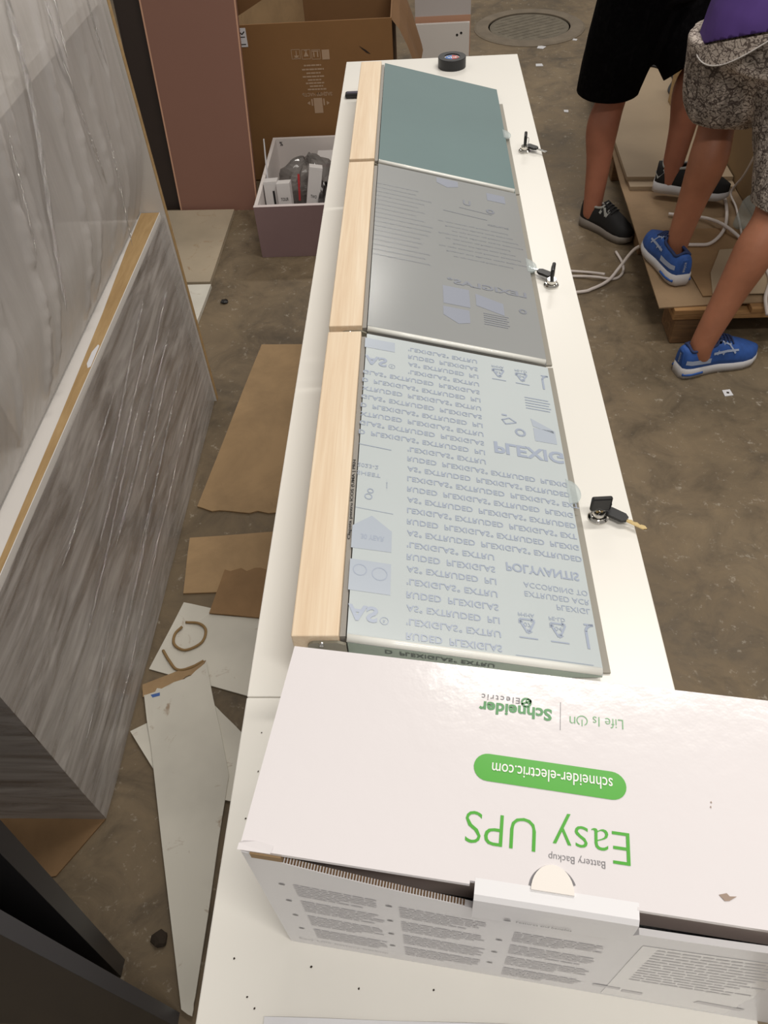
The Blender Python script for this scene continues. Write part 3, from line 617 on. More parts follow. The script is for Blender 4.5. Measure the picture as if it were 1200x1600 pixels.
# stretch film: lower skirt with stretch lines running along it
def fbm(x, y): return noise.noise(Vector((x, y, 3.3)))
def skirt():
    b = B(); ny, nz = 46, 190; vs = []
    for i in range(ny+1):
        y = Y0-.006+(Y1+.012-Y0)*i/ny
        for j in range(nz+1):
            z = .004+.632*j/nz; v = z-.10*(y-1.2)*(z/.6)
            a = .5+.5*math.sin(3.0*y+1)
            dx = .0045*a*(1-abs(noise.noise(Vector((y*1.3, v*34, 0)))))**3+.003*fbm(y*3, v*60)*a
            edge = min(1, (i/ny)*8, (1-i/ny)*8)
            vs.append((XF+.006+dx*edge+.002*fbm(y*6, z*6), y, z))
    b.poly(vs, [[i*(nz+1)+j, (i+1)*(nz+1)+j, (i+1)*(nz+1)+j+1, i*(nz+1)+j+1] for i in range(ny) for j in range(nz)])
    b.done('lower_film', M['film'], t, True)
    b = B(); n1, n2 = 60, 60; vs = []          # round the near end
    for i in range(n1+1):
        x = XF+.006-.44*i/n1
        for j in range(n2+1):
            z = .004+.632*j/n2; vs.append((x, Y0-.006-.003*abs(fbm(x*7, z*30)), z))
    b.poly(vs, [[i*(n2+1)+j, (i+1)*(n2+1)+j, (i+1)*(n2+1)+j+1, i*(n2+1)+j+1] for i in range(n1) for j in range(n2)])
    b.done('end_film', M['film'], t, True)
    b = B(); ny, nz = 200, 110; vs = []        # upper sheet across the open bays, creases running nearly upright
    for i in range(ny+1):
        y = Y0-.006+(Y1-.004-Y0)*i/ny
        for j in range(nz+1):
            z = .640+.80*j/nz; c = y-.30*(z-.7)
            cr = 0
            for c0, am, wd in ((1.13, .011, .010), (1.19, .007, .009), (1.40, .010, .011), (1.47, .008, .010), (1.60, .006, .02), (.98, .006, .012), (1.72, .007, .010), (1.80, .006, .008)):
                cr += am*math.exp(-((c-c0)/wd)**2)*(1+.6*noise.noise(Vector((c0*9, z*24, 0)))+.4*noise.noise(Vector((y*60, z*60, 1))))
            dx = cr+.005*fbm(c*9, z*1.2)+.0015*fbm(c*40, z*5)
            edge = min(1, (1-i/ny)*10, j/nz*12)
            tuck = -.058*max(0, 1-(z-.640)/.20)**1.5; vs.append((XF+.004+dx*edge+tuck, y, z))
    b.poly(vs, [[i*(nz+1)+j, (i+1)*(nz+1)+j, (i+1)*(nz+1)+j+1, i*(nz+1)+j+1] for i in range(ny) for j in range(nz)])
    b.done('upper_film', M['film_up'], t, True)
skirt()
def crease(pts, r, flat=.6):
    P = [Vector(p) for p in spline(pts, 14)]; rr = []
    for i, p in enumerate(P): rr.append(max(.0004, 1.25*r*(.55+.75*abs(noise.noise(Vector((p.y*31, p.z*31, i*.7)))))*min(1, i/4, (len(P)-1-i)/4)+.0003)); p.x += .0012*noise.noise(Vector((p.y*60, p.z*60, 2)))
    B().tube(P, rr, 7, 1).done('film_crease', M['crease'], t, True)
xf = XF+.0105
for (ya, za, yb, zb, r) in ((1.62, .585, 1.09, .461, .0026), (1.55, .50, .98, .40, .0022), (1.70, .42, 1.02, .33, .0028), (1.60, .36, 1.20, .29, .0024), (1.75, .30, 1.12, .22, .0020), (1.50, .27, .90, .17, .0026), (1.66, .17, 1.14, .137, .0022), (1.40, .44, .80, .33, .0018), (1.30, .55, .85, .50, .0020), (1.20, .13, .72, .09, .0018), (.95, .26, .62, .20, .0016), (1.78, .50, 1.45, .44, .0022)):
    crease([(xf, ya, za), (xf+.002, (ya*2+yb)/3, (za*2+zb)/3+.006), (xf+.001, (ya+2*yb)/3, (za+2*zb)/3-.003), (xf, yb, zb)], r)
xu = XF+.011
crease([(xu, 1.455, 1.30), (xu+.004, 1.40, 1.13), (xu+.005, 1.33, 1.00), (xu, 1.268, .865), (xu-.002, 1.235, .79)], .0040)
crease([(xu, 1.462, 1.30), (xu+.004, 1.408, 1.13), (xu+.005, 1.345, 1.01), (xu, 1.29, .90)], .0022)
crease([(xu, 1.60, 1.27), (xu+.004, 1.575, 1.12), (xu+.003, 1.585, .98), (xu, 1.60, .86)], .0030)
crease([(xu, 1.66, 1.28), (xu+.003, 1.63, 1.20), (xu+.002, 1.60, 1.10)], .0026)
crease([(xu, 1.80, 1.25), (xu+.002, 1.79, 1.12), (xu, 1.80, 1.02)], .0024)
crease([(xu, 1.28, 1.10), (xu+.002, 1.24, 1.0), (xu, 1.21, .92)], .0018)
crease([(xu, 1.70, .95), (xu+.002, 1.66, .82), (xu, 1.63, .70)], .0020)

# ------------------------------------------------------------------ dark boards, near left
def board(name, label, cat, verts8, m, edge=None, em=None):
    t = thing(name, label, cat, tuple(sum(v[i] for v in verts8[:4])/4 for i in range(2))+(min(v[2] for v in verts8),))
    B().poly(verts8, [(3, 2, 1, 0), (4, 5, 6, 7), (0, 1, 5, 4), (1, 2, 6, 5), (2, 3, 7, 6), (3, 0, 4, 7)]).done('board', m, t)
    if edge: B().poly(edge, [(0, 1, 2, 3)]).done('edging', em, t)
    return t
def upright(name, label, x0, x1, y0, y1, h, shx, shy, m, em):
    V = [(x0, y0, 0), (x1, y0, 0), (x1, y1, 0), (x0, y1, 0)]; V += [(x+shx, y+shy, h) for x, y, z in V]
    t = board(name, label, 'board', V, m)
    e = .0004; B().poly([(x1+e, y0, .001), (x1+e, y1, .001), (x1+shx+e, y1+shy, h), (x1+shx+e, y0+shy, h)], [(0, 1, 2, 3)]).done('edging', em, t); return t
upright('dark_board', 'nearest dark grey board standing upright at the bottom left corner', -1.05, -.451, .214, .236, 1.0, -.068, 0, M['dark'], M['dark_edge'])
upright('dark_board', 'second dark grey board leaning behind the nearest one, by the floor strip', -1.05, -.571, .290, .318, .85, .083, 0, M['dark'], M['dark'])

# ------------------------------------------------------------------ boards and boxes at the back
def leaning(name, label, x0, x1, y0, th, h, slope, m, em, shx=(0, 0)):
    V = [(x0, y0, 0), (x1, y0, 0), (x1, y0+th, 0), (x0, y0+th, 0)]
    V += [(x0+shx[0], y0+slope*h, h), (x1+shx[1], y0+slope*h, h), (x1+shx[1], y0+th+slope*h, h), (x0+shx[0], y0+th+slope*h, h)]
    t = board(name, label, 'board', V, m); e = -.0006
    for xb, xt in ((x0+.001, x0+shx[0]+.001), (x1-.007, x1+shx[1]-.007)):
        B().poly([(xb, y0+e, .002), (xb+.006, y0+e, .002), (xt+.006, y0+slope*h+e, h), (xt, y0+slope*h+e, h)], [(0, 1, 2, 3)]).done('edging', em, t)
    return t
leaning('pink_board', 'dusty pink board leaning beside the big brown carton', -1.040, -.702, 3.165, .018, 1.05, .19, M['pink'], M['pink_edge'], (.0, .035))
leaning('dark_brown_board', 'dark brown board leaning behind the pink board', -1.145, -.85, 3.19, .018, 1.15, .19, M['wenge'], M['wenge'])

t = thing('big_carton', 'large open brown cardboard carton with pale upside-down print', 'box', (-.46, 3.7, 0))
X0, X1, Ya, Yb, Z1 = -.82, -.107, 3.43, 4.02, .622
B().box((X0, Ya, .001), (X1, Ya+.006, Z1), .001).done('front_wall', M['card_box'], t)
B().box((X0, Yb-.006, .001), (X1, Yb, Z1+.05), .001).done('rear_wall', M['card_in'], t)
for x in (X0, X1-.006): B().box((x, Ya+.006, .001), (x+.006, Yb-.006, Z1), .001).done('side_wall', M['card_in'], t)
B().box((X0, Ya, .0), (X1, Yb, .006)).done('bottom', M['card_in'], t)
b = B(); vs = []
for i in range(9):
    y = Ya+.004+(Yb-Ya-.01)*i/8; wv = .006*math.sin(i*1.3)
    for k in range(5): vs.append((X1-.002+.118*k/4+wv*k/4, y+.004*k, Z1-.005-.06*k/4-.20*(k/4)**1.6))
b.poly(vs, [[i*5+k, (i+1)*5+k, (i+1)*5+k+1, i*5+k+1] for i in range(8) for k in range(4)]); fo = b.done('side_flap', M['card_in'], t)
B().poly([(X0+.02, Ya+.03, Z1-.02), (X0+.30, Yb-.02, Z1+.02), (X0+.30, Yb-.015, Z1-.28), (X0+.02, Ya+.032, Z1-.3)], [(0, 1, 2, 3)]).done('inner_flap', M['card_floor'], t)
d = Decal(lambda a, b: (a, Ya-.0008, b))
def ut(txt, x0, x1, z0, z1, bold=0): d.text(txt, x1, x0, z1, z0, bold)
def sq(x, z, s): d.line([(x, z), (x+s, z), (x+s, z-s), (x, z-s), (x, z)], .002)
for i, x in enumerate((-.514, -.473, -.433)): sq(x, .527-.002*i, .034)
d.shape([(-.506, .505), (-.484, .505), (-.495, .494)]); d.rect(-.4965, -.4935, .505, .523); d.rect(-.506, -.484, .4955, .497)
d.shape([(-.466, .500), (-.446, .500), (-.452, .512), (-.455, .523), (-.460, .512)]); d.rect(-.462, -.450, .520, .523)
d.rect(-.427, -.422, .496, .515); d.rect(-.412, -.407, .496, .515); d.rect(-.430, -.404, .516, .520)
d.rect(-.392, -.362, .522, .486)
zs = [.470, .455, .441, .428, .415, .403, .391, .379]; ws = [(-.47, -.40), (-.48, -.39), (-.463, -.405), (-.48, -.388), (-.46, -.405), (-.47, -.39), (-.455, -.40), (-.465, -.388)]
for z, (a, c) in zip(zs, ws):
    x = a
    while x < c-.003: q = min(c, x+random.uniform(.008, .02)); d.rect(x, q, z, z-.006); x = q+.002
ut("ЗАДНЯЯ ЧАСТЬ", -.490, -.365, .349, .366, .02)
d.rect(-.446, -.410, .342, .282); d.rect(-.456, -.450, .339, .312); d.rect(-.406, -.400, .339, .312)
d.shape([(-.474, .323), (-.462, .331), (-.462, .315)]); d.shape([(-.380, .321), (-.392, .329), (-.392, .313)])
d.done('carton_print', M['card_print'], t, kind='stuff')
B().box((-.715, Ya-.0015, .545), (-.684, Ya-.0005, .612)).done('shipping_label', M['paper'], t)
d = Decal(lambda a, b: (a, Ya-.0022, b)); d.line([(-.712, .600), (-.700, .590), (-.690, .600)], .004); d.rect(-.708, -.690, .582, .579); d.rect(-.71, -.69, .556, .553); d.done('label_marks', M['black_ink'], t, kind='stuff')
d = Decal(lambda a, b: (a, Ya-.0009, b)); d.shape([(-.242, .530), (-.215, .514), (-.196, .498), (-.212, .503), (-.230, .518)]); d.done('tear', M['wenge'], t)

t = thing('holed_board', 'white panel with two screw holes standing behind the big carton', 'panel', (.12, 4.31, 0))
B().box((-.02, 4.30, 0), (.246, 4.318, .338), .001).done('board', M['shelf'], t)
for x in (.185, .205):
    B().lathe([(.006, 0), (.006, .001), (.0004, .001)], (x, 4.2990, .285+(x-.185)*.4), 'Y', 10).done('screw_hole', M['black_ink'], t)
t = thing('grey_panel', 'pale grey panel standing behind the white holed panel', 'panel', (.12, 4.35, 0))
B().box((-.02, 4.34, 0), (.252, 4.358, .75), .001).done('board', M['shelf_grey'], t); B().box((-.02, 4.3385, .0), (.252, 4.34, .36)).done('pink_trim', M['pink_edge'], t)

# ------------------------------------------------------------------ lilac drawer with small cartons
t = thing('lilac_drawer', 'lilac drawer box full of small cartons on the floor by the bench', 'drawer', (-.48, 3.07, 0))
dx0, dx1, dy0, dy1, dz = -.633, -.30, 2.772, 3.385, .207
B().box((dx0, dy0, .0), (dx1, dy0+.016, dz), .001).done('front', M['lilac'], t)
B().box((dx0, dy1-.014, .004), (dx1, dy1, dz), .001).done('back', M['drawer_in'], t)
for x in (dx0, dx1-.014): B().box((x, dy0+.016, .004), (x+.014, dy1-.014, dz), .001).done('side', M['drawer_in'], t)
B().box((dx0+.014, dy0+.016, .004), (dx1-.014, dy1-.014, .014)).done('bottom', M['drawer_in'], t)
B().box((dx0-.0004, dy0-.0004, dz), (dx1, dy0+.016, dz+.001)).done('edging', M['lilac_edge'], t)
d = Decal(lambda a, b: (a, dy1-.0148, b)); d.text("%", -.605, -.592, dz-.030, dz-.012, .02); d.done('mark', M['black_ink'], t)
def small_carton(x, y, z, sx, sy, sz, rz, rx, ry, label, marks):
    t = thing('small_carton', label, 'box', (x, y, z), 'small cartons in the lilac drawer')
    mx = Matrix.Translation((x, y, z)) @ Matrix.Rotation(rz, 4, 'Z') @ Matrix.Rotation(ry, 4, 'Y') @ Matrix.Rotation(rx, 4, 'X')
    B().box((-sx/2, -sy/2, 0), (sx/2, sy/2, sz), .0012, mx=mx).done('box', M['small_carton'], t)
    B().box((-sx/2-.0004, -sy/2-.0004, sz-.010), (sx/2+.0004, sy/2+.0004, sz-.0092), mx=mx).done('lid_seam', M['grey_ink'], t)
    d = Decal(lambda a, b: tuple(mx @ Vector((a, -sy/2-.0006, b))))
    for k in marks: d.text(k[0], k[1], k[2], k[3], k[4], .01) if isinstance(k[0], str) else d.rect(*k)
    d.done('print', M['black_ink'], t, kind='stuff'); return t
small_carton(-.585, 2.93, .016, .052, .062, .205, .05, -.22, -.02, 'small white carton leaning at the left front corner of the lilac drawer', [(.006, .014, .12, .17), (.004, .008, .06, .10)])
small_carton(-.533, 2.91, .016, .052, .058, .205, .02, -.22, -.02, 'small white carton with black lettering beside the left corner one', [("TOUR", -.014, .016, .140, .152), (-.012, -.002, .05, .10)])
small_carton(-.455, 2.97, .016, .052, .056, .235, .08, -.22, .20, 'small white carton tilted to the right in the lilac drawer', [("TWO", -.012, .012, .120, .132)])
t = thing('plastic_bag', 'grey plastic bag crammed behind the small white cartons', 'bag', (-.45, 3.16, .016))
b = B(); vs = []; n1, n2 = 26, 20
for i in range(n1):
    a = 2*PI*i/n1
    for j in range(n2):
        q = PI*(j+.5)/n2; r = 1+.28*noise.noise(Vector((3*math.cos(a), 3*math.sin(a), j*.3)))
        vs.append((-.47+.125*r*math.sin(q)*math.cos(a), 3.16+.12*r*math.sin(q)*math.sin(a), max(.0165, .11-.10*math.cos(q)*r)))
b.poly(vs, [[i*n2+j, ((i+1) % n1)*n2+j, ((i+1) % n1)*n2+j+1, i*n2+j+1] for i in range(n1) for j in range(n2-1)]).done('bag', M['bag'], t)
B().poly([(-.50, 3.03, .10), (-.492, 3.03, .10), (-.486, 3.05, .20), (-.495, 3.05, .20)], [(0, 1, 2, 3)]).done('red_print', M['red'], t)
t = thing('dark_pouch', 'dark crumpled pouch wedged right of the tilted small carton', 'bag', (-.375, 3.0, .016))
b = B(); vs = []
for i in range(20):
    a = 2*PI*i/20
    for j in range(14):
        q = PI*(j+.5)/14; r = 1+.35*noise.noise(Vector((2.4*math.cos(a), 2.4*math.sin(a), j*.5+7)))
        vs.append((-.375+.042*r*math.sin(q)*math.cos(a), 2.99+.10*r*math.sin(q)*math.sin(a), max(.0165, .095-.082*math.cos(q)*r)))
b.poly(vs, [[i*14+j, ((i+1) % 20)*14+j, ((i+1) % 20)*14+j+1, i*14+j+1] for i in range(20) for j in range(13)]).done('pouch', mat('dark_foil', (70, 66, 64), .25, .3, var=.4, vscale=30), t)
t = thing('flat_carton', 'flat white carton with a red stripe at the back of the lilac drawer', 'box', (-.36, 3.28, .016))
B().box((-.44, 3.22, .016), (-.32, 3.34, .165), .0015).done('box', M['small_carton'], t); B().box((-.441, 3.219, .150), (-.319, 3.2205, .158)).done('red_stripe', M['red'], t)
tag(B().prism([(-.617, 2.80), (-.560, 2.80), (-.548, 2.83), (-.575, 2.845), (-.612, 2.85)], .170, .173).done('paper_scrap', M['paper']), 'torn white paper scrap inside the front left corner of the drawer', 'paper')
tag(B().poly([(-.620, 3.005, .1), (-.612, 3.005, .1), (-.605, 3.05, .34), (-.609, 3.05, .34), (-.620, 3.012, .1), (-.612, 3.012, .1), (-.605, 3.054, .34), (-.609, 3.054, .34)], [(3, 2, 1, 0), (4, 5, 6, 7), (0, 1, 5, 4), (1, 2, 6, 5), (2, 3, 7, 6), (3, 0, 4, 7)]).done('thin_strip', M['grey_ink']), 'thin grey strip sticking up out of the lilac drawer', 'strip')

# ------------------------------------------------------------------ flat things on the floor, left
def sheet(name, label, cat, pts, m, z0=0, th=.004, jag=None, group=None):
    out = []
    for i, p in enumerate(pts):
        q = pts[(i+1) % len(pts)]; out.append(p)
        k = 3 if jag is None or i not in jag else jag[i]
        for s in range(1, k):
            f = s/k; am = .0012 if jag is None or i not in jag else .007
            out.append((p[0]+(q[0]-p[0])*f+random.uniform(-am, am), p[1]+(q[1]-p[1])*f+random.uniform(-am, am)))
    o = B().prism(out, z0+.0006, z0+th, None, .0008).done(name, m); return tag(o, label, cat, group)
sheet('cardboard_sheet', 'long tan cardboard sheet on the floor left of the bench', 'cardboard', [(-.560, 2.195), (-.33, 2.185), (-.36, 1.42), (-.44, 1.416), (-.60, 1.426), (-.645, 1.445)], M['card_floor'], 0, .005, {3: 6})
sheet('cardboard_sheet', 'smaller tan cardboard piece below the long tan sheet', 'cardboard', [(-.644, 1.330), (-.36, 1.352), (-.36, 1.19), (-.42, 1.15), (-.625, 1.145)], M['card_floor'], 0, .005)
sheet('cardboard_sheet', 'brown cardboard square with a ragged upper edge, overlapping the smaller piece', 'cardboard', [(-.528, 1.216), (-.36, 1.218), (-.37, 1.060), (-.545, 1.080)], M['card_dark'], .006, .005, {0: 9})
sheet('white_offcut', 'scuffed white board offcut under the loops of brown string', 'board', [(-.618, 1.117), (-.543, 1.098), (-.541, 1.080), (-.36, 1.062), (-.36, .842), (-.421, .856), (-.664, .926)], M['dirty'], .001, .004)
sheet('cardboard_strip', 'torn brown cardboard strip above the long white strip', 'cardboard', [(-.668, .882), (-.530, .946), (-.540, .915), (-.575, .895), (-.620, .855), (-.660, .850)], M['card_floor'], .0065, .003, {2: 5, 3: 5})
sheet('white_strip', 'long white board strip lying along the floor beside the bench', 'board', [(-.656, .852), (-.618, .868), (-.556, .902), (-.526, .938), (-.428, .664), (-.424, .258), (-.424, .229), (-.445, .239), (-.590, .664)], M['dirty'], .011, .004, {0: 4, 1: 5})
sheet('white_offcut', 'small white offcut poking out left of the long white strip', 'board', [(-.669, .766), (-.560, .830), (-.55, .70), (-.594, .676)], M['dirty'], .0055, .003)
sheet('white_offcut', 'narrow white offcut poking out right of the long white strip', 'board', [(-.55, .90), (-.490, .831), (-.41, .757), (-.38, .60), (-.46, .62)], M['dirty'], .0065, .003)
sheet('cardboard_sheet', 'dark brown cardboard under the near end of the shelving unit', 'cardboard', [(-1.05, .575), (-.675, .574), (-.746, .461), (-1.05, .42)], M['card_dark'], 0, .004)
sheet('cream_board', 'cream board on the floor in front of the pink board', 'board', [(-1.25, 3.155), (-.800, 3.14), (-.806, 2.580), (-1.25, 2.590)], M['dirty2'], 0, .018)
sheet('cream_board', 'paler cream board end nearer the shelving unit', 'board', [(-1.25, 2.574), (-.800, 2.566), (-.815, 2.20), (-1.25, 2.20)], M['dirty'], 0, .016)
sp = B().tube([(-.60, 1.055, .008), (-.565, 1.050, .010), (-.545, 1.030, .009), (-.55, .995, .009), (-.585, .975, .009), (-.615, .99, .010), (-.62, 1.02, .009), (-.605, 1.04, .012)], .0035, 6, 6).done('string_loop', M['string'], None, True); tag(sp, 'loop of brown string on the scuffed white offcut', 'string')
sp = B().tube([(-.640, .975, .008), (-.618, .945, .010), (-.595, .922, .009), (-.565, .925, .010), (-.535, .945, .009)], .0035, 6, 6).done('string_piece', M['string'], None, True); tag(sp, 'short curved piece of brown string below the string loop', 'string')
d = Decal(lambda a, b: (a, b, .0162)); d.shape([(-.640, .852), (-.620, .858), (-.618, .850), (-.634, .845)]); tag(d.done('blue_mark_scrap', mat('blue_print', (70, 104, 170), .6)), 'tiny blue printed scrap on the top left of the long white strip', 'paper')
def clod(name, x, y, r, m, label, cat='debris', z=0):
    b2 = bmesh.new(); bmesh.ops.create_icosphere(b2, subdivisions=2, radius=1)
    for v in b2.verts:
        k = 1+.4*noise.noise(v.co*1.7+Vector((x*50, y*50, 0))); v.co = Vector((x+v.co.x*r*k, y+v.co.y*r*k, max(0.0003, r*.35+v.co.z*r*.4*k)+z))
    return tag(B().join(b2).done(name, m), label, cat)
clod('dirt_clump', -.512, .352, .016, M['dirt'], 'dark dirt clump on the floor left of the white strip')
clod('dark_pebble', -.735, 2.465, .014, M['black_plastic'], 'small black lump on the floor by the cream boards')
def scrap(x, y, s, label, hole=False):
    a = random.uniform(0, 1); P = [(x+s*random.uniform(.7, 1)*math.cos(a+k*PI/2), y+s*random.uniform(.7, 1)*math.sin(a+k*PI/2)) for k in range(4)]
    t = thing('scrap', label, 'scrap', (x, y, 0)); B().prism(P, .0006, .003).done('chip', M['paper'], t)
    if hole: B().prism([(x+s*.25*math.cos(k*PI/2+.6), y+s*.25*math.sin(k*PI/2+.6)) for k in range(4)], .003, .0035).done('hole', M['dirt'], t)
scrap(.934, 1.886, .022, 'small pale square scrap with a hole, below the right blue shoe', True)
scrap(.692, 4.95, .034, 'pale paper scrap beside the manhole cover'); scrap(.655, 4.68, .030, 'pale sliver of paper nearer than the manhole cover'); scrap(.700, 2.905, .012, 'white crumb by the black shoe on the floor')
scrap(.90, 5.05, .02, 'white chip right of the manhole cover'); scrap(.72, 4.05, .02, 'white chip on the concrete between bench and black shorts')

# ------------------------------------------------------------------ manhole cover
t = thing('manhole_cover', 'round cast iron manhole cover set in the concrete floor', 'manhole', (.66, 5.30, 0))
B().lathe([(.245, 0), (.245, .009), (.262, .011), (.318, .010), (.330, .003), (.330, 0)], (.66, 5.30, 0), seg=48).done('ring_frame', M['iron_ring'], t)
B().lathe([(.0004, 0), (.0004, .006), (.225, .006), (.236, .003), (.236, 0)], (.66, 5.30, 0), seg=48).done('cover_plate', M['iron'], t)
b = B()
for i in range(-9, 10):
    y = i*.021; L = math.sqrt(max(0, .205**2-y*y))
    if i % 2: b.box((.66-L, 5.30+y-.003, .006), (.66+L, 5.30+y+.003, .0075), rot=.5, piv=(.66, 5.30, 0))
b.done('cast_ribs', M['iron'], t, kind='stuff')

# ------------------------------------------------------------------ pallet with boards and cartons, right
t = thing('pallet', 'worn wooden pallet under cardboard at the right', 'pallet', (1.35, 2.75, 0))
for y in (2.145, 2.70, 3.30):
    for x in (.812, 1.30, 1.80): B().box((x, y, .0005), (x+.11, y+.13, .095), .004).done('block', M['pal_dark'], t)
for y in (2.140, 2.70, 3.30): B().box((.80, y, .095), (1.92, y+.11, .115), .003).done('cross_board', M['pallet'], t)
for k, x in enumerate((.80, 1.04, 1.28, 1.52, 1.76)): B().box((x, 2.138, .115), (x+.15, 3.44, .133), .002).done('deck_board', M['pallet'], t)
sheet('pallet_cardboard', 'large tan cardboard laid over the left side of the pallet', 'cardboard', [(.752, 2.150), (1.02, 2.165), (1.50, 2.17), (1.50, 3.42), (.80, 3.42), (.775, 2.975), (.763, 2.5)], M['card_pallet'], .133, .005)
sheet('pallet_cardboard', 'dark-stained cardboard piece under the standing blue shoe', 'cardboard', [(.90, 2.200), (1.30, 2.215), (1.30, 2.62), (.84, 2.62), (.885, 2.40)], M['card_dark'], .1395, .004)
sheet('pallet_cardboard', 'pale pinkish cardboard patch in the middle of the pallet', 'cardboard', [(.93, 2.205), (1.45, 2.19), (1.45, 2.50), (1.02, 2.47), (.955, 2.33)], M['beige'], .144, .003)
sheet('beige_board', 'beige board on the pallet behind the far black shoe', 'board', [(.800, 2.935), (1.19, 2.905), (1.19, 4.3), (.835, 4.3)], M['beige'], .139, .014)
sheet('beige_board', 'second beige board, topmost of the boards on the pallet', 'board', [(.795, 2.985), (1.19, 2.955), (1.19, 4.4), (.84, 4.4)], M['beige'], .154, .014)
t = thing('tan_carton', 'tall tan carton standing on the pallet behind the patterned shorts', 'box', (1.45, 3.0, .141))
B().box((1.195, 2.66, .141), (1.72, 3.65, .70), .003).done('box', M['tan_box'], t); B().box((1.1935, 2.66, .142), (1.195, 2.668, .70)).done('edge', M['corr'], t)
t = thing('board_end', 'short timber end standing on the beige boards', 'timber', (1.12, 3.7, .168)); B().box((1.10, 3.62, .169), (1.165, 3.69, .40), .003).done('timber', M['mdf'], t)
t = thing('plastic_bottle', 'small clear plastic bottle beside the patterned shorts on the pallet', 'bottle', (1.135, 2.62, .141))
mx = Matrix.Rotation(math.radians(14), 3, 'X')
B().lathe([(.026, 0), (.030, .004), (.030, .055), (.027, .06), (.030, .065), (.030, .095), (.022, .115), (.011, .126), (.011, .132)], (1.135, 2.625, .148), seg=24, mx=mx).done('bottle_body', M['bottle'], t, True)
B().lathe([(.014, .130), (.014, .148), (.0004, .149)], (1.135, 2.625, .148), seg=18, mx=mx).done('cap', M['cap'], t)
def cable(pts, r, m, label, name='cable'): tag(B().tube(pts, r, 8, 8).done(name, m, None, True), label, 'cable')
cz = .151
cable([(.30, 2.44, .006), (.549, 2.454, .006), (.61, 2.474, .006), (.672, 2.515, .012), (.715, 2.56, .035), (.755, 2.565, .10), (.785, 2.525, .146), (.83, 2.515, cz), (.943, 2.500, cz), (.999, 2.509, cz), (1.064, 2.592, cz), (1.107, 2.713, cz), (1.133, 2.857, cz), (1.124, 2.92, .160), (1.105, 2.99, .175), (1.06, 3.03, .175)], .006, M['cable'], 'white cable running from under the bench over the pallet edge')
cable([(.30, 2.57, .006), (.558, 2.559, .006), (.629, 2.534, .016), (.698, 2.534, .006), (.735, 2.575, .006), (.745, 2.64, .006), (.735, 2.72, .006)], .005, M['cable'], 'second white cable looping on the concrete by the bench edge')
cable([(.30, 2.61, .006), (.50, 2.60, .006), (.60, 2.585, .006), (.66, 2.535, .026)], .005, M['cable'], 'short white cable crossing the other two near the bench edge')
cable([(.90, 2.72, cz), (.988, 2.694, cz), (1.035, 2.668, .153), (1.068, 2.60, .163), (1.108, 2.524, cz), (1.13, 2.40, cz), (1.13, 2.28, cz), (1.085, 2.17, cz), (1.075, 2.10, .135)], .006, M['cable'], 'white cable crossing the pallet behind the blue shoes')
cable([(1.095, 2.45, cz), (1.125, 2.60, cz), (1.150, 2.75, cz), (1.152, 2.84, .165), (1.165, 2.80, .25), (1.135, 2.68, .40), (1.10, 2.60, .50), (1.085, 2.56, .60)], .004, M['cable'], 'thin white lead hanging down beside the tan carton')
cable([(1.13, 4.36, .55), (1.115, 4.33, .30), (1.101, 4.24, .175), (1.063, 4.13, .173), (1.13, 4.09, .173), (1.172, 4.00, .173), (1.175, 3.92, .173), (1.128, 3.80, .173), (1.14, 3.72, .173), (1.18, 3.68, .173)], .006, M['black_cable'], 'black cable wriggling over the beige boards')

# ------------------------------------------------------------------ people
def eval_obj(o):
    dg = bpy.context.evaluated_depsgraph_get(); me = bpy.data.meshes.new_from_object(o.evaluated_get(dg)); return me
def solid(b, name, m, root, voxel=.008, smooth=6, wrinkle=0, wscale=9):
    """fuse overlapping lofts into one continuous skin"""
    o = b.done(name, m, root, True)
    r = o.modifiers.new('r', 'REMESH'); r.mode = 'VOXEL'; r.voxel_size = voxel
    s = o.modifiers.new('s', 'SMOOTH'); s.iterations = smooth; s.factor = .5
    me = eval_obj(o); o.modifiers.clear(); old = o.data; o.data = me; bpy.data.meshes.remove(old); me.name = name
    me.materials.clear(); me.materials.append(m)
    if wrinkle:
        nn = [v.normal.copy() for v in me.vertices]
        for v, nr in zip(me.vertices, nn):
            c = v.co; k = noise.noise(Vector((c.x*wscale, c.y*wscale, c.z*wscale*.45)))+.5*noise.noise(Vector((c.x*wscale*2.2+5, c.y*wscale*2.2, c.z*wscale)))
            v.co = c+nr*wrinkle*k
    for p in me.polygons: p.use_smooth = True
    return o
def V(*a): return Vector(a)
def hem(o, root, co, no, rad):
    """cut a garment cleanly at a hem plane, only near the hem"""
    off = Vector(root['_o']); c = co-off; bm = bmesh.new(); bm.from_mesh(o.data); no = no.normalized()
    vs = {v for v in bm.verts if (v.co-c-no*min(max((v.co-c).dot(no), 0), .3)).length < rad}
    fs = [f for f in bm.faces if all(v in vs for v in f.verts)]; es = {e for f in fs for e in f.edges}; vv = {v for f in fs for v in f.verts}
    bmesh.ops.bisect_plane(bm, geom=list(vv)+list(es)+fs, plane_co=c, plane_no=no, clear_outer=True)
    bm.to_mesh(o.data); bm.free()
    for p in o.data.polygons: p.use_smooth = True
    m = o.modifiers.new('thick', 'SOLIDIFY'); m.thickness = .003
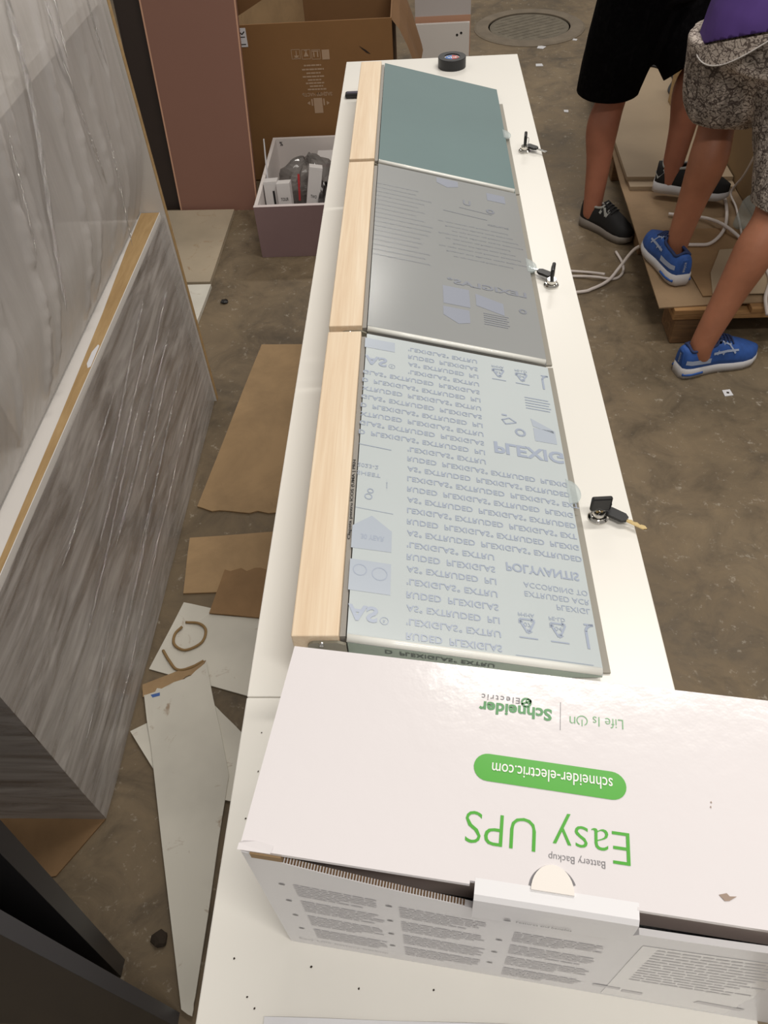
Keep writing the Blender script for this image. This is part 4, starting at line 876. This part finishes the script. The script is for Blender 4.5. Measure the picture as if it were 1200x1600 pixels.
def arm(b, sh, el, wr, dirn):
    b.tube([sh, sh.lerp(el, .5), el, el.lerp(wr, .35), wr], [.052, .046, .038, .038, .027], 14, 5)
    f = (wr-el).normalized(); side = f.cross(V(0, 0, 1)).normalized()*dirn; up = side.cross(f)*dirn
    pe = wr+f*.085
    b.tube([wr, wr+f*.045, pe], [.027, .036, .034], 14, 4, .55)
    for i, (off, L) in enumerate(((-.027, .062), (-.009, .074), (.009, .070), (.026, .055))):
        p0 = wr+f*.065+side*off; p1 = pe+side*off*1.12+f*L*.35; p2 = p1+f*L*.35-V(0, 0, .014); p3 = p2+f*L*.18-V(0, 0, .022)
        b.tube([p0, p1, p2, p3], [.0098, .0092, .0086, .0074], 8, 3)
    t0 = wr+f*.025-side*.022; b.tube([t0, t0-side*.022+f*.025, t0-side*.030+f*.052, t0-side*.026+f*.070], [.013, .0115, .0105, .008], 8, 3)
def leg(b, hip, knee, ank, back):
    cf = knee.lerp(ank, .30)+back*.016; mid = knee.lerp(ank, .62)+back*.006
    b.tube([hip, hip.lerp(knee, .5), knee, cf, mid, ank, ank-V(0, 0, .05)], [.088, .074, .053, .0585, .046, .0365, .036], 18, 6)
def head(root, c, fwd, m, b):
    side = fwd.cross(V(0, 0, 1)).normalized(); R = []
    for z, rx, ry, o in ((-.115, .030, .030, .045), (-.100, .046, .050, .035), (-.07, .060, .070, .018), (-.03, .070, .088, .004), (.02, .075, .097, .0), (.06, .072, .094, -.004), (.095, .050, .066, -.006), (.115, .012, .016, -.006)):
        R.append([tuple(c+V(0, 0, z)+side*rx*math.cos(2*PI*k/20)+fwd*(o+ry*math.sin(2*PI*k/20))) for k in range(20)])
    b.rings(R)
    b.tube([c+fwd*.088+V(0, 0, .012), c+fwd*.104+V(0, 0, -.014), c+fwd*.112+V(0, 0, -.030), c+fwd*.086+V(0, 0, -.038)], [.008, .011, .014, .010], 8, 3)
    for s in (-1, 1): b.tube([c+side*s*.072+V(0, 0, .022)-fwd*.012, c+side*s*.083+V(0, 0, .004)-fwd*.016, c+side*s*.074-V(0, 0, .026)-fwd*.006], [.012, .014, .009], 8, 3)
def face(root, c, fwd):
    side = fwd.cross(V(0, 0, 1)).normalized()
    for s in (-1, 1):
        p = c+side*s*.031+fwd*.082+V(0, 0, .008)
        b2 = bmesh.new(); bmesh.ops.create_uvsphere(b2, u_segments=12, v_segments=8, radius=.0115); bmesh.ops.translate(b2, verts=b2.verts[:], vec=p); e = B().join(b2).done('eye', M['eye'], root, True)
        b2 = bmesh.new(); bmesh.ops.create_uvsphere(b2, u_segments=10, v_segments=6, radius=.0055); bmesh.ops.translate(b2, verts=b2.verts[:], vec=p+fwd*.0078); B().join(b2).done('iris', M['hair'], e, True)
        B().tube([c+side*s*.016+fwd*.092+V(0, 0, .026), c+side*s*.032+fwd*.091+V(0, 0, .031), c+side*s*.046+fwd*.080+V(0, 0, .026)], .0035, 6, 3).done('eyebrow', M['hair'], root, True)
    B().tube([c-side*.022+fwd*.078-V(0, 0, .062), c+fwd*.090-V(0, 0, .060), c+side*.022+fwd*.078-V(0, 0, .062)], [.003, .006, .003], 8, 4).done('mouth', M['lip'], root, True)
    R = []
    for z, rx, ry, o in ((-.04, .071, .050, -.048), (.0, .078, .062, -.040), (.04, .080, .082, -.022), (.075, .073, .094, -.008), (.105, .052, .070, -.008), (.124, .014, .020, -.008)):
        R.append([tuple(c+V(0, 0, z)+side*rx*math.cos(2*PI*k/20)+fwd*(o+ry*math.sin(2*PI*k/20))) for k in range(20)])
    B().rings(R).done('hair', M['hair'], root, True)

def shoe(root, heel, toe, z, m_up, m_sole, m_trim, m_tongue, style, name='shoe'):
    """running shoe: heel and toe are (x, y) on the surface at height z"""
    h = V(heel[0], heel[1], z); d2 = V(toe[0]-heel[0], toe[1]-heel[1], 0); L = d2.length; f = d2.normalized(); sd = V(-f.y, f.x, 0)
    Wt = [(0, .018), (.03, .030), (.12, .036), (.3, .036), (.45, .037), (.62, .045), (.75, .047), (.87, .041), (.96, .024), (1.0, .008)]
    def wid(s):
        for (a, wa), (c, wc) in zip(Wt, Wt[1:]):
            if s <= c: return (wa+(wc-wa)*(s-a)/(c-a))*L/.28
        return .005
    bend = lambda s: .006*math.sin(PI*s)
    # sole
    rings = []; n = 26
    def P(s, lat, zz): return h+f*(s*L)+sd*(lat+bend(s))+V(0, 0, zz)
    top = [P(s/24, wid(s/24)*1.06, .030+.010*(1-s/24)**2+.012*max(0, s/24-.8)) for s in range(25)]+[P(s/24, -wid(s/24)*1.06, .030+.010*(1-s/24)**2+.012*max(0, s/24-.8)) for s in range(24, -1, -1)]
    mid = [P(s/24, wid(s/24)*1.14, .016) for s in range(25)]+[P(s/24, -wid(s/24)*1.14, .016) for s in range(24, -1, -1)]
    low = [P(s/24, wid(s/24)*1.02, .001+.012*max(0, (s/24-.82)/.18)**2) for s in range(25)]+[P(s/24, -wid(s/24)*1.02, .001+.012*max(0, (s/24-.82)/.18)**2) for s in range(24, -1, -1)]
    sh = B().rings([[tuple(p) for p in low], [tuple(p) for p in mid], [tuple(p) for p in top]]).done(name, m_sole, root, True)
    # upper: half-elliptic sections
    def ht(s): return (.078 if s < .30 else .078+.010*math.sin((s-.3)/.25*PI) if s < .55 else max(.022, .078-(s-.55)/.45*.052))
    def S(s, a, out=0):    # a: 0..pi across the foot
        wv = wid(s)*1.02+out; hh = ht(s)+out
        c, q = math.cos(a), math.sin(a); c = math.copysign(abs(c)**.75, c)
        return P(s, wv*c, .026+max(0, hh-.0)*(abs(q)**.8)*1.0)
    R = []
    for i in range(25):
        s = .012+.975*i/24; R.append([tuple(S(s, PI*k/16)) for k in range(17)])
    b = B(); vs = [v for r in R for v in r]; fc = []
    op = lambda i, k: .06 < (.012+.975*i/24) < .42 and 5 <= k <= 10
    for i in range(24):
        for k in range(16):
            if not op(i, k): fc.append([i*17+k, i*17+k+1, (i+1)*17+k+1, (i+1)*17+k])
    b.poly(vs, fc+[list(range(17))[::-1], [24*17+k for k in range(17)]]); up = b.done('upper', m_up, sh, True)
    so = up.modifiers.new('t', 'SOLIDIFY'); so.thickness = .003
    # collar, tongue, laces
    cl = [S(.07, PI*.5)+V(0, 0, .006)]+[S(s, PI*.68) for s in (.10, .2, .3, .40)]+[S(.44, PI*.5)]+[S(s, PI*.32) for s in (.40, .3, .2, .10)]+[S(.07, PI*.5)+V(0, 0, .006)]
    B().tube(cl, .005, 8, 4).done('collar', m_trim, sh, True)
    B().poly([tuple(S(.40, PI*.38)+V(0, 0, .012)), tuple(S(.40, PI*.62)+V(0, 0, .012)), tuple(S(.62, PI*.60)+V(0, 0, .003)), tuple(S(.62, PI*.40)+V(0, 0, .003))], [(0, 1, 2, 3)]).done('tongue', m_tongue, sh)
    for i in range(4):
        s = .45+.05*i; B().tube([S(s, PI*.34, .003), S(s+.012, PI*.5, .006), S(s, PI*.66, .003)], .0026, 6, 4).done('lace', m_tongue, sh, True)
    return sh, S, P, wid
def ribbon(S, pts, wd, side):
    """flat mark laid on the side of the upper; pts = (s, angle)"""
    b = B()
    for (s0, a0), (s1, a1) in zip(pts, pts[1:]):
        dn = math.hypot((s1-s0)*.28, (a1-a0)*.05) or 1; ns, na = -(a1-a0)*.05/dn*wd/.28/2, (s1-s0)*.28/dn*wd/.05/2
        q = []
        for s, a in ((s0+ns, a0+na), (s1+ns, a1+na), (s1-ns, a1-na), (s0-ns, a0-na)): q.append(tuple(S(s, a if side > 0 else PI-a, .0022)))
        b.poly(q, [(0, 1, 2, 3)])
    return b

# person in black shorts (facing right and towards the bench)
t = thing('person', 'person in black shorts and black trainers standing astride the pallet edge', 'person', (.80, 2.95, 0))
fw1 = V(.86, -.50, 0).normalized(); rt = V(fw1.y, -fw1.x, 0)
pel = V(.755, 2.955, .86); hipR = pel+rt*.085; hipL = pel-rt*.085
kR, aR = V(.690, 2.985, .475), V(.668, 2.935, .095); kL, aL = V(.955, 2.890, .625), V(.922, 2.866, .250)
b = B(); leg(b, hipR, kR, aR, -fw1); leg(b, hipL, kL, aL, -fw1)
b.tube([aR-V(0, 0, .05), aR+V(.05, -.057, -.062)], [.033, .020], 10, 4); b.tube([aL-V(0, 0, .05), aL+V(.07, -.028, -.062)], [.033, .020], 10, 4)
ch = pel+fw1*.05+V(0, 0, .42)
b.tube([pel-V(0, 0, .06), pel+V(0, 0, .08), pel+fw1*.01+V(0, 0, .2), ch, ch+V(0, 0, .10), ch+V(0, 0, .15)], [.13, .15, .13, .155, .10, .055], 20, 5)
hd = ch+fw1*.05+V(0, 0, .335); b.tube([ch+V(0, 0, .1), hd-V(0, 0, .05)], [.056, .052], 14, 4); head(t, hd, fw1, M['skin1'], b)
for s in (-1, 1):
    shl = ch+rt*s*.175+V(0, 0, .05); el = shl+V(0, 0, -.26)+fw1*.01+rt*s*.03; arm(b, shl, el, el+fw1*.13+V(0, 0, .19)-rt*s*.07, s)
    b.tube([ch+V(0, 0, .06), shl], [.07, .056], 12, 4)
solid(b, 'body', M['skin1'], t, .0065, 5); face(t, hd, fw1)
b = B(); hemR = hipR.lerp(kR, 1.0); 
b.tube([pel+V(0, 0, .12), pel+V(0, 0, .03), pel-V(0, 0, .06)], [.165, .172, .165], 20, 5)
b.tube([hipR+V(0, 0, .04), hipR.lerp(kR, .5)+V(-.015, .005, 0), kR+V(-.020, .005, .02), kR+V(-.020, .005, -.10)], [.13, .120, .108, .106], 20, 5)
b.tube([hipL+V(0, 0, .04), hipL.lerp(kL, .5)+V(-.02, 0, -.01), hipL.lerp(kL, .9)+V(-.02, 0, -.02), hipL.lerp(kL, 1.35)+V(-.02, 0, -.02)], [.135, .128, .118, .116], 20, 5)
so = solid(b, 'shorts', M['black_cloth'], t, .009, 4, .005)
hem(so, t, kR+V(-.02, .005, .01), V(.02, .05, -1), .19); hem(so, t, hipL.lerp(kL, .98)+V(-.02, 0, -.02), (kL-hipL), .2)
b = B(); b.tube([pel+V(0, 0, .10), pel+V(0, 0, .2)+fw1*.01, ch, ch+V(0, 0, .09), ch+V(0, 0, .125)], [.172, .158, .172, .12, .075], 20, 5)
for s in (-1, 1): shl = ch+rt*s*.175+V(0, 0, .05); b.tube([ch+V(0, 0, .06), shl, shl+V(0, 0, -.13)+fw1*.03+rt*s*.016], [.09, .072, .068], 14, 4)
solid(b, 'shirt', M['shirt1'], t, .010, 5, .004)
sh, S, P, W = shoe(t, (.640, 2.962), (.800, 2.778), .0, M['black_mesh'], M['black_sole'], M['grey_trim'], M['black_mesh'], 'n')
for pts in ([(.40, 2.55), (.43, 1.95)], [(.43, 1.95), (.52, 2.5)], [(.52, 2.5), (.55, 1.95)]): ribbon(S, pts, .011, 1).done('emblem', M['grey_trim'], sh)
sh, S, P, W = shoe(t, (.872, 2.885), (1.125, 2.785), .168, M['black_mesh'], M['sole'], M['grey_trim'], M['black_mesh'], 'n')
ribbon(S, [(.02, .4), (.12, .9), (.2, .4)], .02, -1).done('heel_patch', M['grey_trim'], sh)

# person in purple shirt and patterned shorts
t = thing('person', 'person in purple shirt, patterned shorts and blue trainers stepping onto the pallet', 'person', (.92, 2.25, 0))
fw2 = V(.5, .86, 0).normalized(); rt = V(fw2.y, -fw2.x, 0)
pel = V(.945, 2.345, .815); hipL = pel-rt*.085; hipR = pel+rt*.085
kL, aL = V(.885, 2.430, .600), V(.838, 2.375, .245); kR, aR = V(.995, 2.115, .480), V(.862, 2.005, .105)
b = B(); leg(b, hipL, kL, aL, V(.25, -.95, 0)); leg(b, hipR, kR, aR, V(.1, -.6, .3))
b.tube([aL-V(0, 0, .05), aL+V(-.012, .07, -.064)], [.033, .020], 10, 4); b.tube([aR-V(0, 0, .05), aR+V(.075, .022, -.064)], [.033, .020], 10, 4)
ln = (V(.36, .16, .9)).normalized(); ch = pel+ln*.43
b.tube([pel-V(0, 0, .05), pel+ln*.10, pel+ln*.22, ch, ch+ln*.10, ch+ln*.15], [.135, .155, .135, .158, .10, .055], 20, 5)
hd = ch+ln*.32+fw2*.04; b.tube([ch+ln*.1, hd-ln*.05], [.056, .052], 14, 4); head(t, hd, fw2, M['skin2'], b)
for s in (-1, 1):
    shl = ch+rt*s*.175+V(0, 0, .05); ad = V(.92, .30, 0).normalized(); el = shl+V(0, 0, -.20)+ad*.13+rt*s*.03; arm(b, shl, el, el+ad*.22+V(0, 0, .02)-rt*s*.05, s)
    b.tube([ch+ln*.06, shl], [.07, .056], 12, 4)
solid(b, 'body', M['skin2'], t, .0065, 5); face(t, hd, fw2)
b = B()
b.tube([pel+ln*.13, pel+ln*.05, pel-V(0, 0, .05)], [.165, .178, .165], 20, 5)
b.tube([hipL+V(0, 0, .03), hipL.lerp(kL, .5)+V(0, -.01, -.02), kL+V(.005, -.018, .035), kL+V(.0, -.022, -.10)], [.135, .120, .093, .088], 20, 5)
b.tube([hipR+V(0, 0, .03), hipR.lerp(kR, .5)+V(.03, 0, 0), kR+V(.032, .02, .03), kR+V(.03, -.01, -.10)], [.135, .122, .098, .092], 20, 5)
sho = solid(b, 'shorts', M['paisley'], t, .009, 3, .008, 11)
hem(sho, t, kL+V(.005, -.018, .005), V(-.1, -.1, -1), .16); hem(sho, t, kR+V(.03, .012, -.01), V(-.25, -.1, -1), .16)
b = B(); b.tube([pel+V(0, 0, -.10), pel+V(0, 0, .03)+ln*.03, pel+ln*.15, pel+ln*.26, ch, ch+ln*.09, ch+ln*.125], [.196, .194, .186, .168, .178, .12, .075], 24, 5)
for s in (-1, 1): shl = ch+rt*s*.175+V(0, 0, .05); b.tube([ch+ln*.06, shl, shl+V(0, 0, -.11)+V(.07, .02, 0)+rt*s*.016], [.09, .074, .070], 14, 4)
sr = solid(b, 'shirt', M['purple'], t, .010, 4, .006, 10)
hem(sr, t, V(.86, 2.18, .908), V(.0058, -.0243, -.061), .6)
b = B(); vs = []; lo = []
for i in range(13):
    th = math.radians(176+72*i/12); r = .1925; x, y = pel.x+.0+r*math.cos(th), pel.y+r*math.sin(th)
    zt = .902+(.0058*(x-.86)-.0243*(y-2.18))/.061; dz = .010+.046*math.sin(PI*i/12)
    for k in range(5): vs.append((x, y, zt-dz*k/4))
    lo.append((x-.002*math.cos(th)*-1, y+.002*math.sin(th), zt-dz))
b.poly(vs, [[i*5+k, i*5+k+1, (i+1)*5+k+1, (i+1)*5+k] for i in range(12) for k in range(4)]).done('pocket_flap', M['paisley'], t, True)
B().tube(lo, .0020, 6, 2).done('flap_piping', M['string_white'], t, True)
sh, S, P, W = shoe(t, (.842, 2.262), (.795, 2.535), .1435, M['blue'], M['sole'], M['blue_dark'], M['blue_dark'], 'a')
d = Decal(lambda a, b: tuple(P(-.004-.0*a, a, b))); d.text("ASICS", -.0, .001, 0, .001) if False else None
sh2, S2, P2, W2 = shoe(t, (.795, 1.985), (1.060, 2.062), .0, M['blue'], M['sole'], M['blue_dark'], M['blue_dark'], 'a')
for sx, SS, PP, sg in ((sh, S, P, -1), (sh2, S2, P2, 1)):
    for pts in ([(.62, 2.62), (.55, 2.15), (.44, 1.95)], [(.66, 2.40), (.52, 2.55), (.36, 2.62)], [(.40, 2.70), (.50, 2.05)], [(.47, 2.72), (.57, 2.05)]): ribbon(SS, pts, .006, sg).done('side_stripe', M['logo'], sx)
    ribbon(SS, [(.03, 2.75), (.10, 2.80), (.22, 2.84), (.34, 2.88)], .010, sg).done('heel_stripe', M['logo'], sx)
    B().poly([tuple(PP(.006, q, z)) for q, z in ((-.012, .042), (.012, .042), (.011, .090), (-.011, .090))], [(0, 1, 2, 3)]).done('heel_tab', M['blue'], sx)
    d = Decal(lambda a, b: tuple(PP(.004, b, a))); d.text('asics', .048, .084, .0045, -.0045, .02); d.done('heel_lettering', M['logo'], sx)
    for s in (1, -1):
        b = B(); Q = [PP(k, s*W2(k)*1.10, .017) for k in (.02, .08, .16, .26)]
        b.tube(Q, .0045, 8, 4).done('sole_inlay', M['blue'], sx, True)

for o in list(COL.objects):
    if '_o' in o: del o['_o']
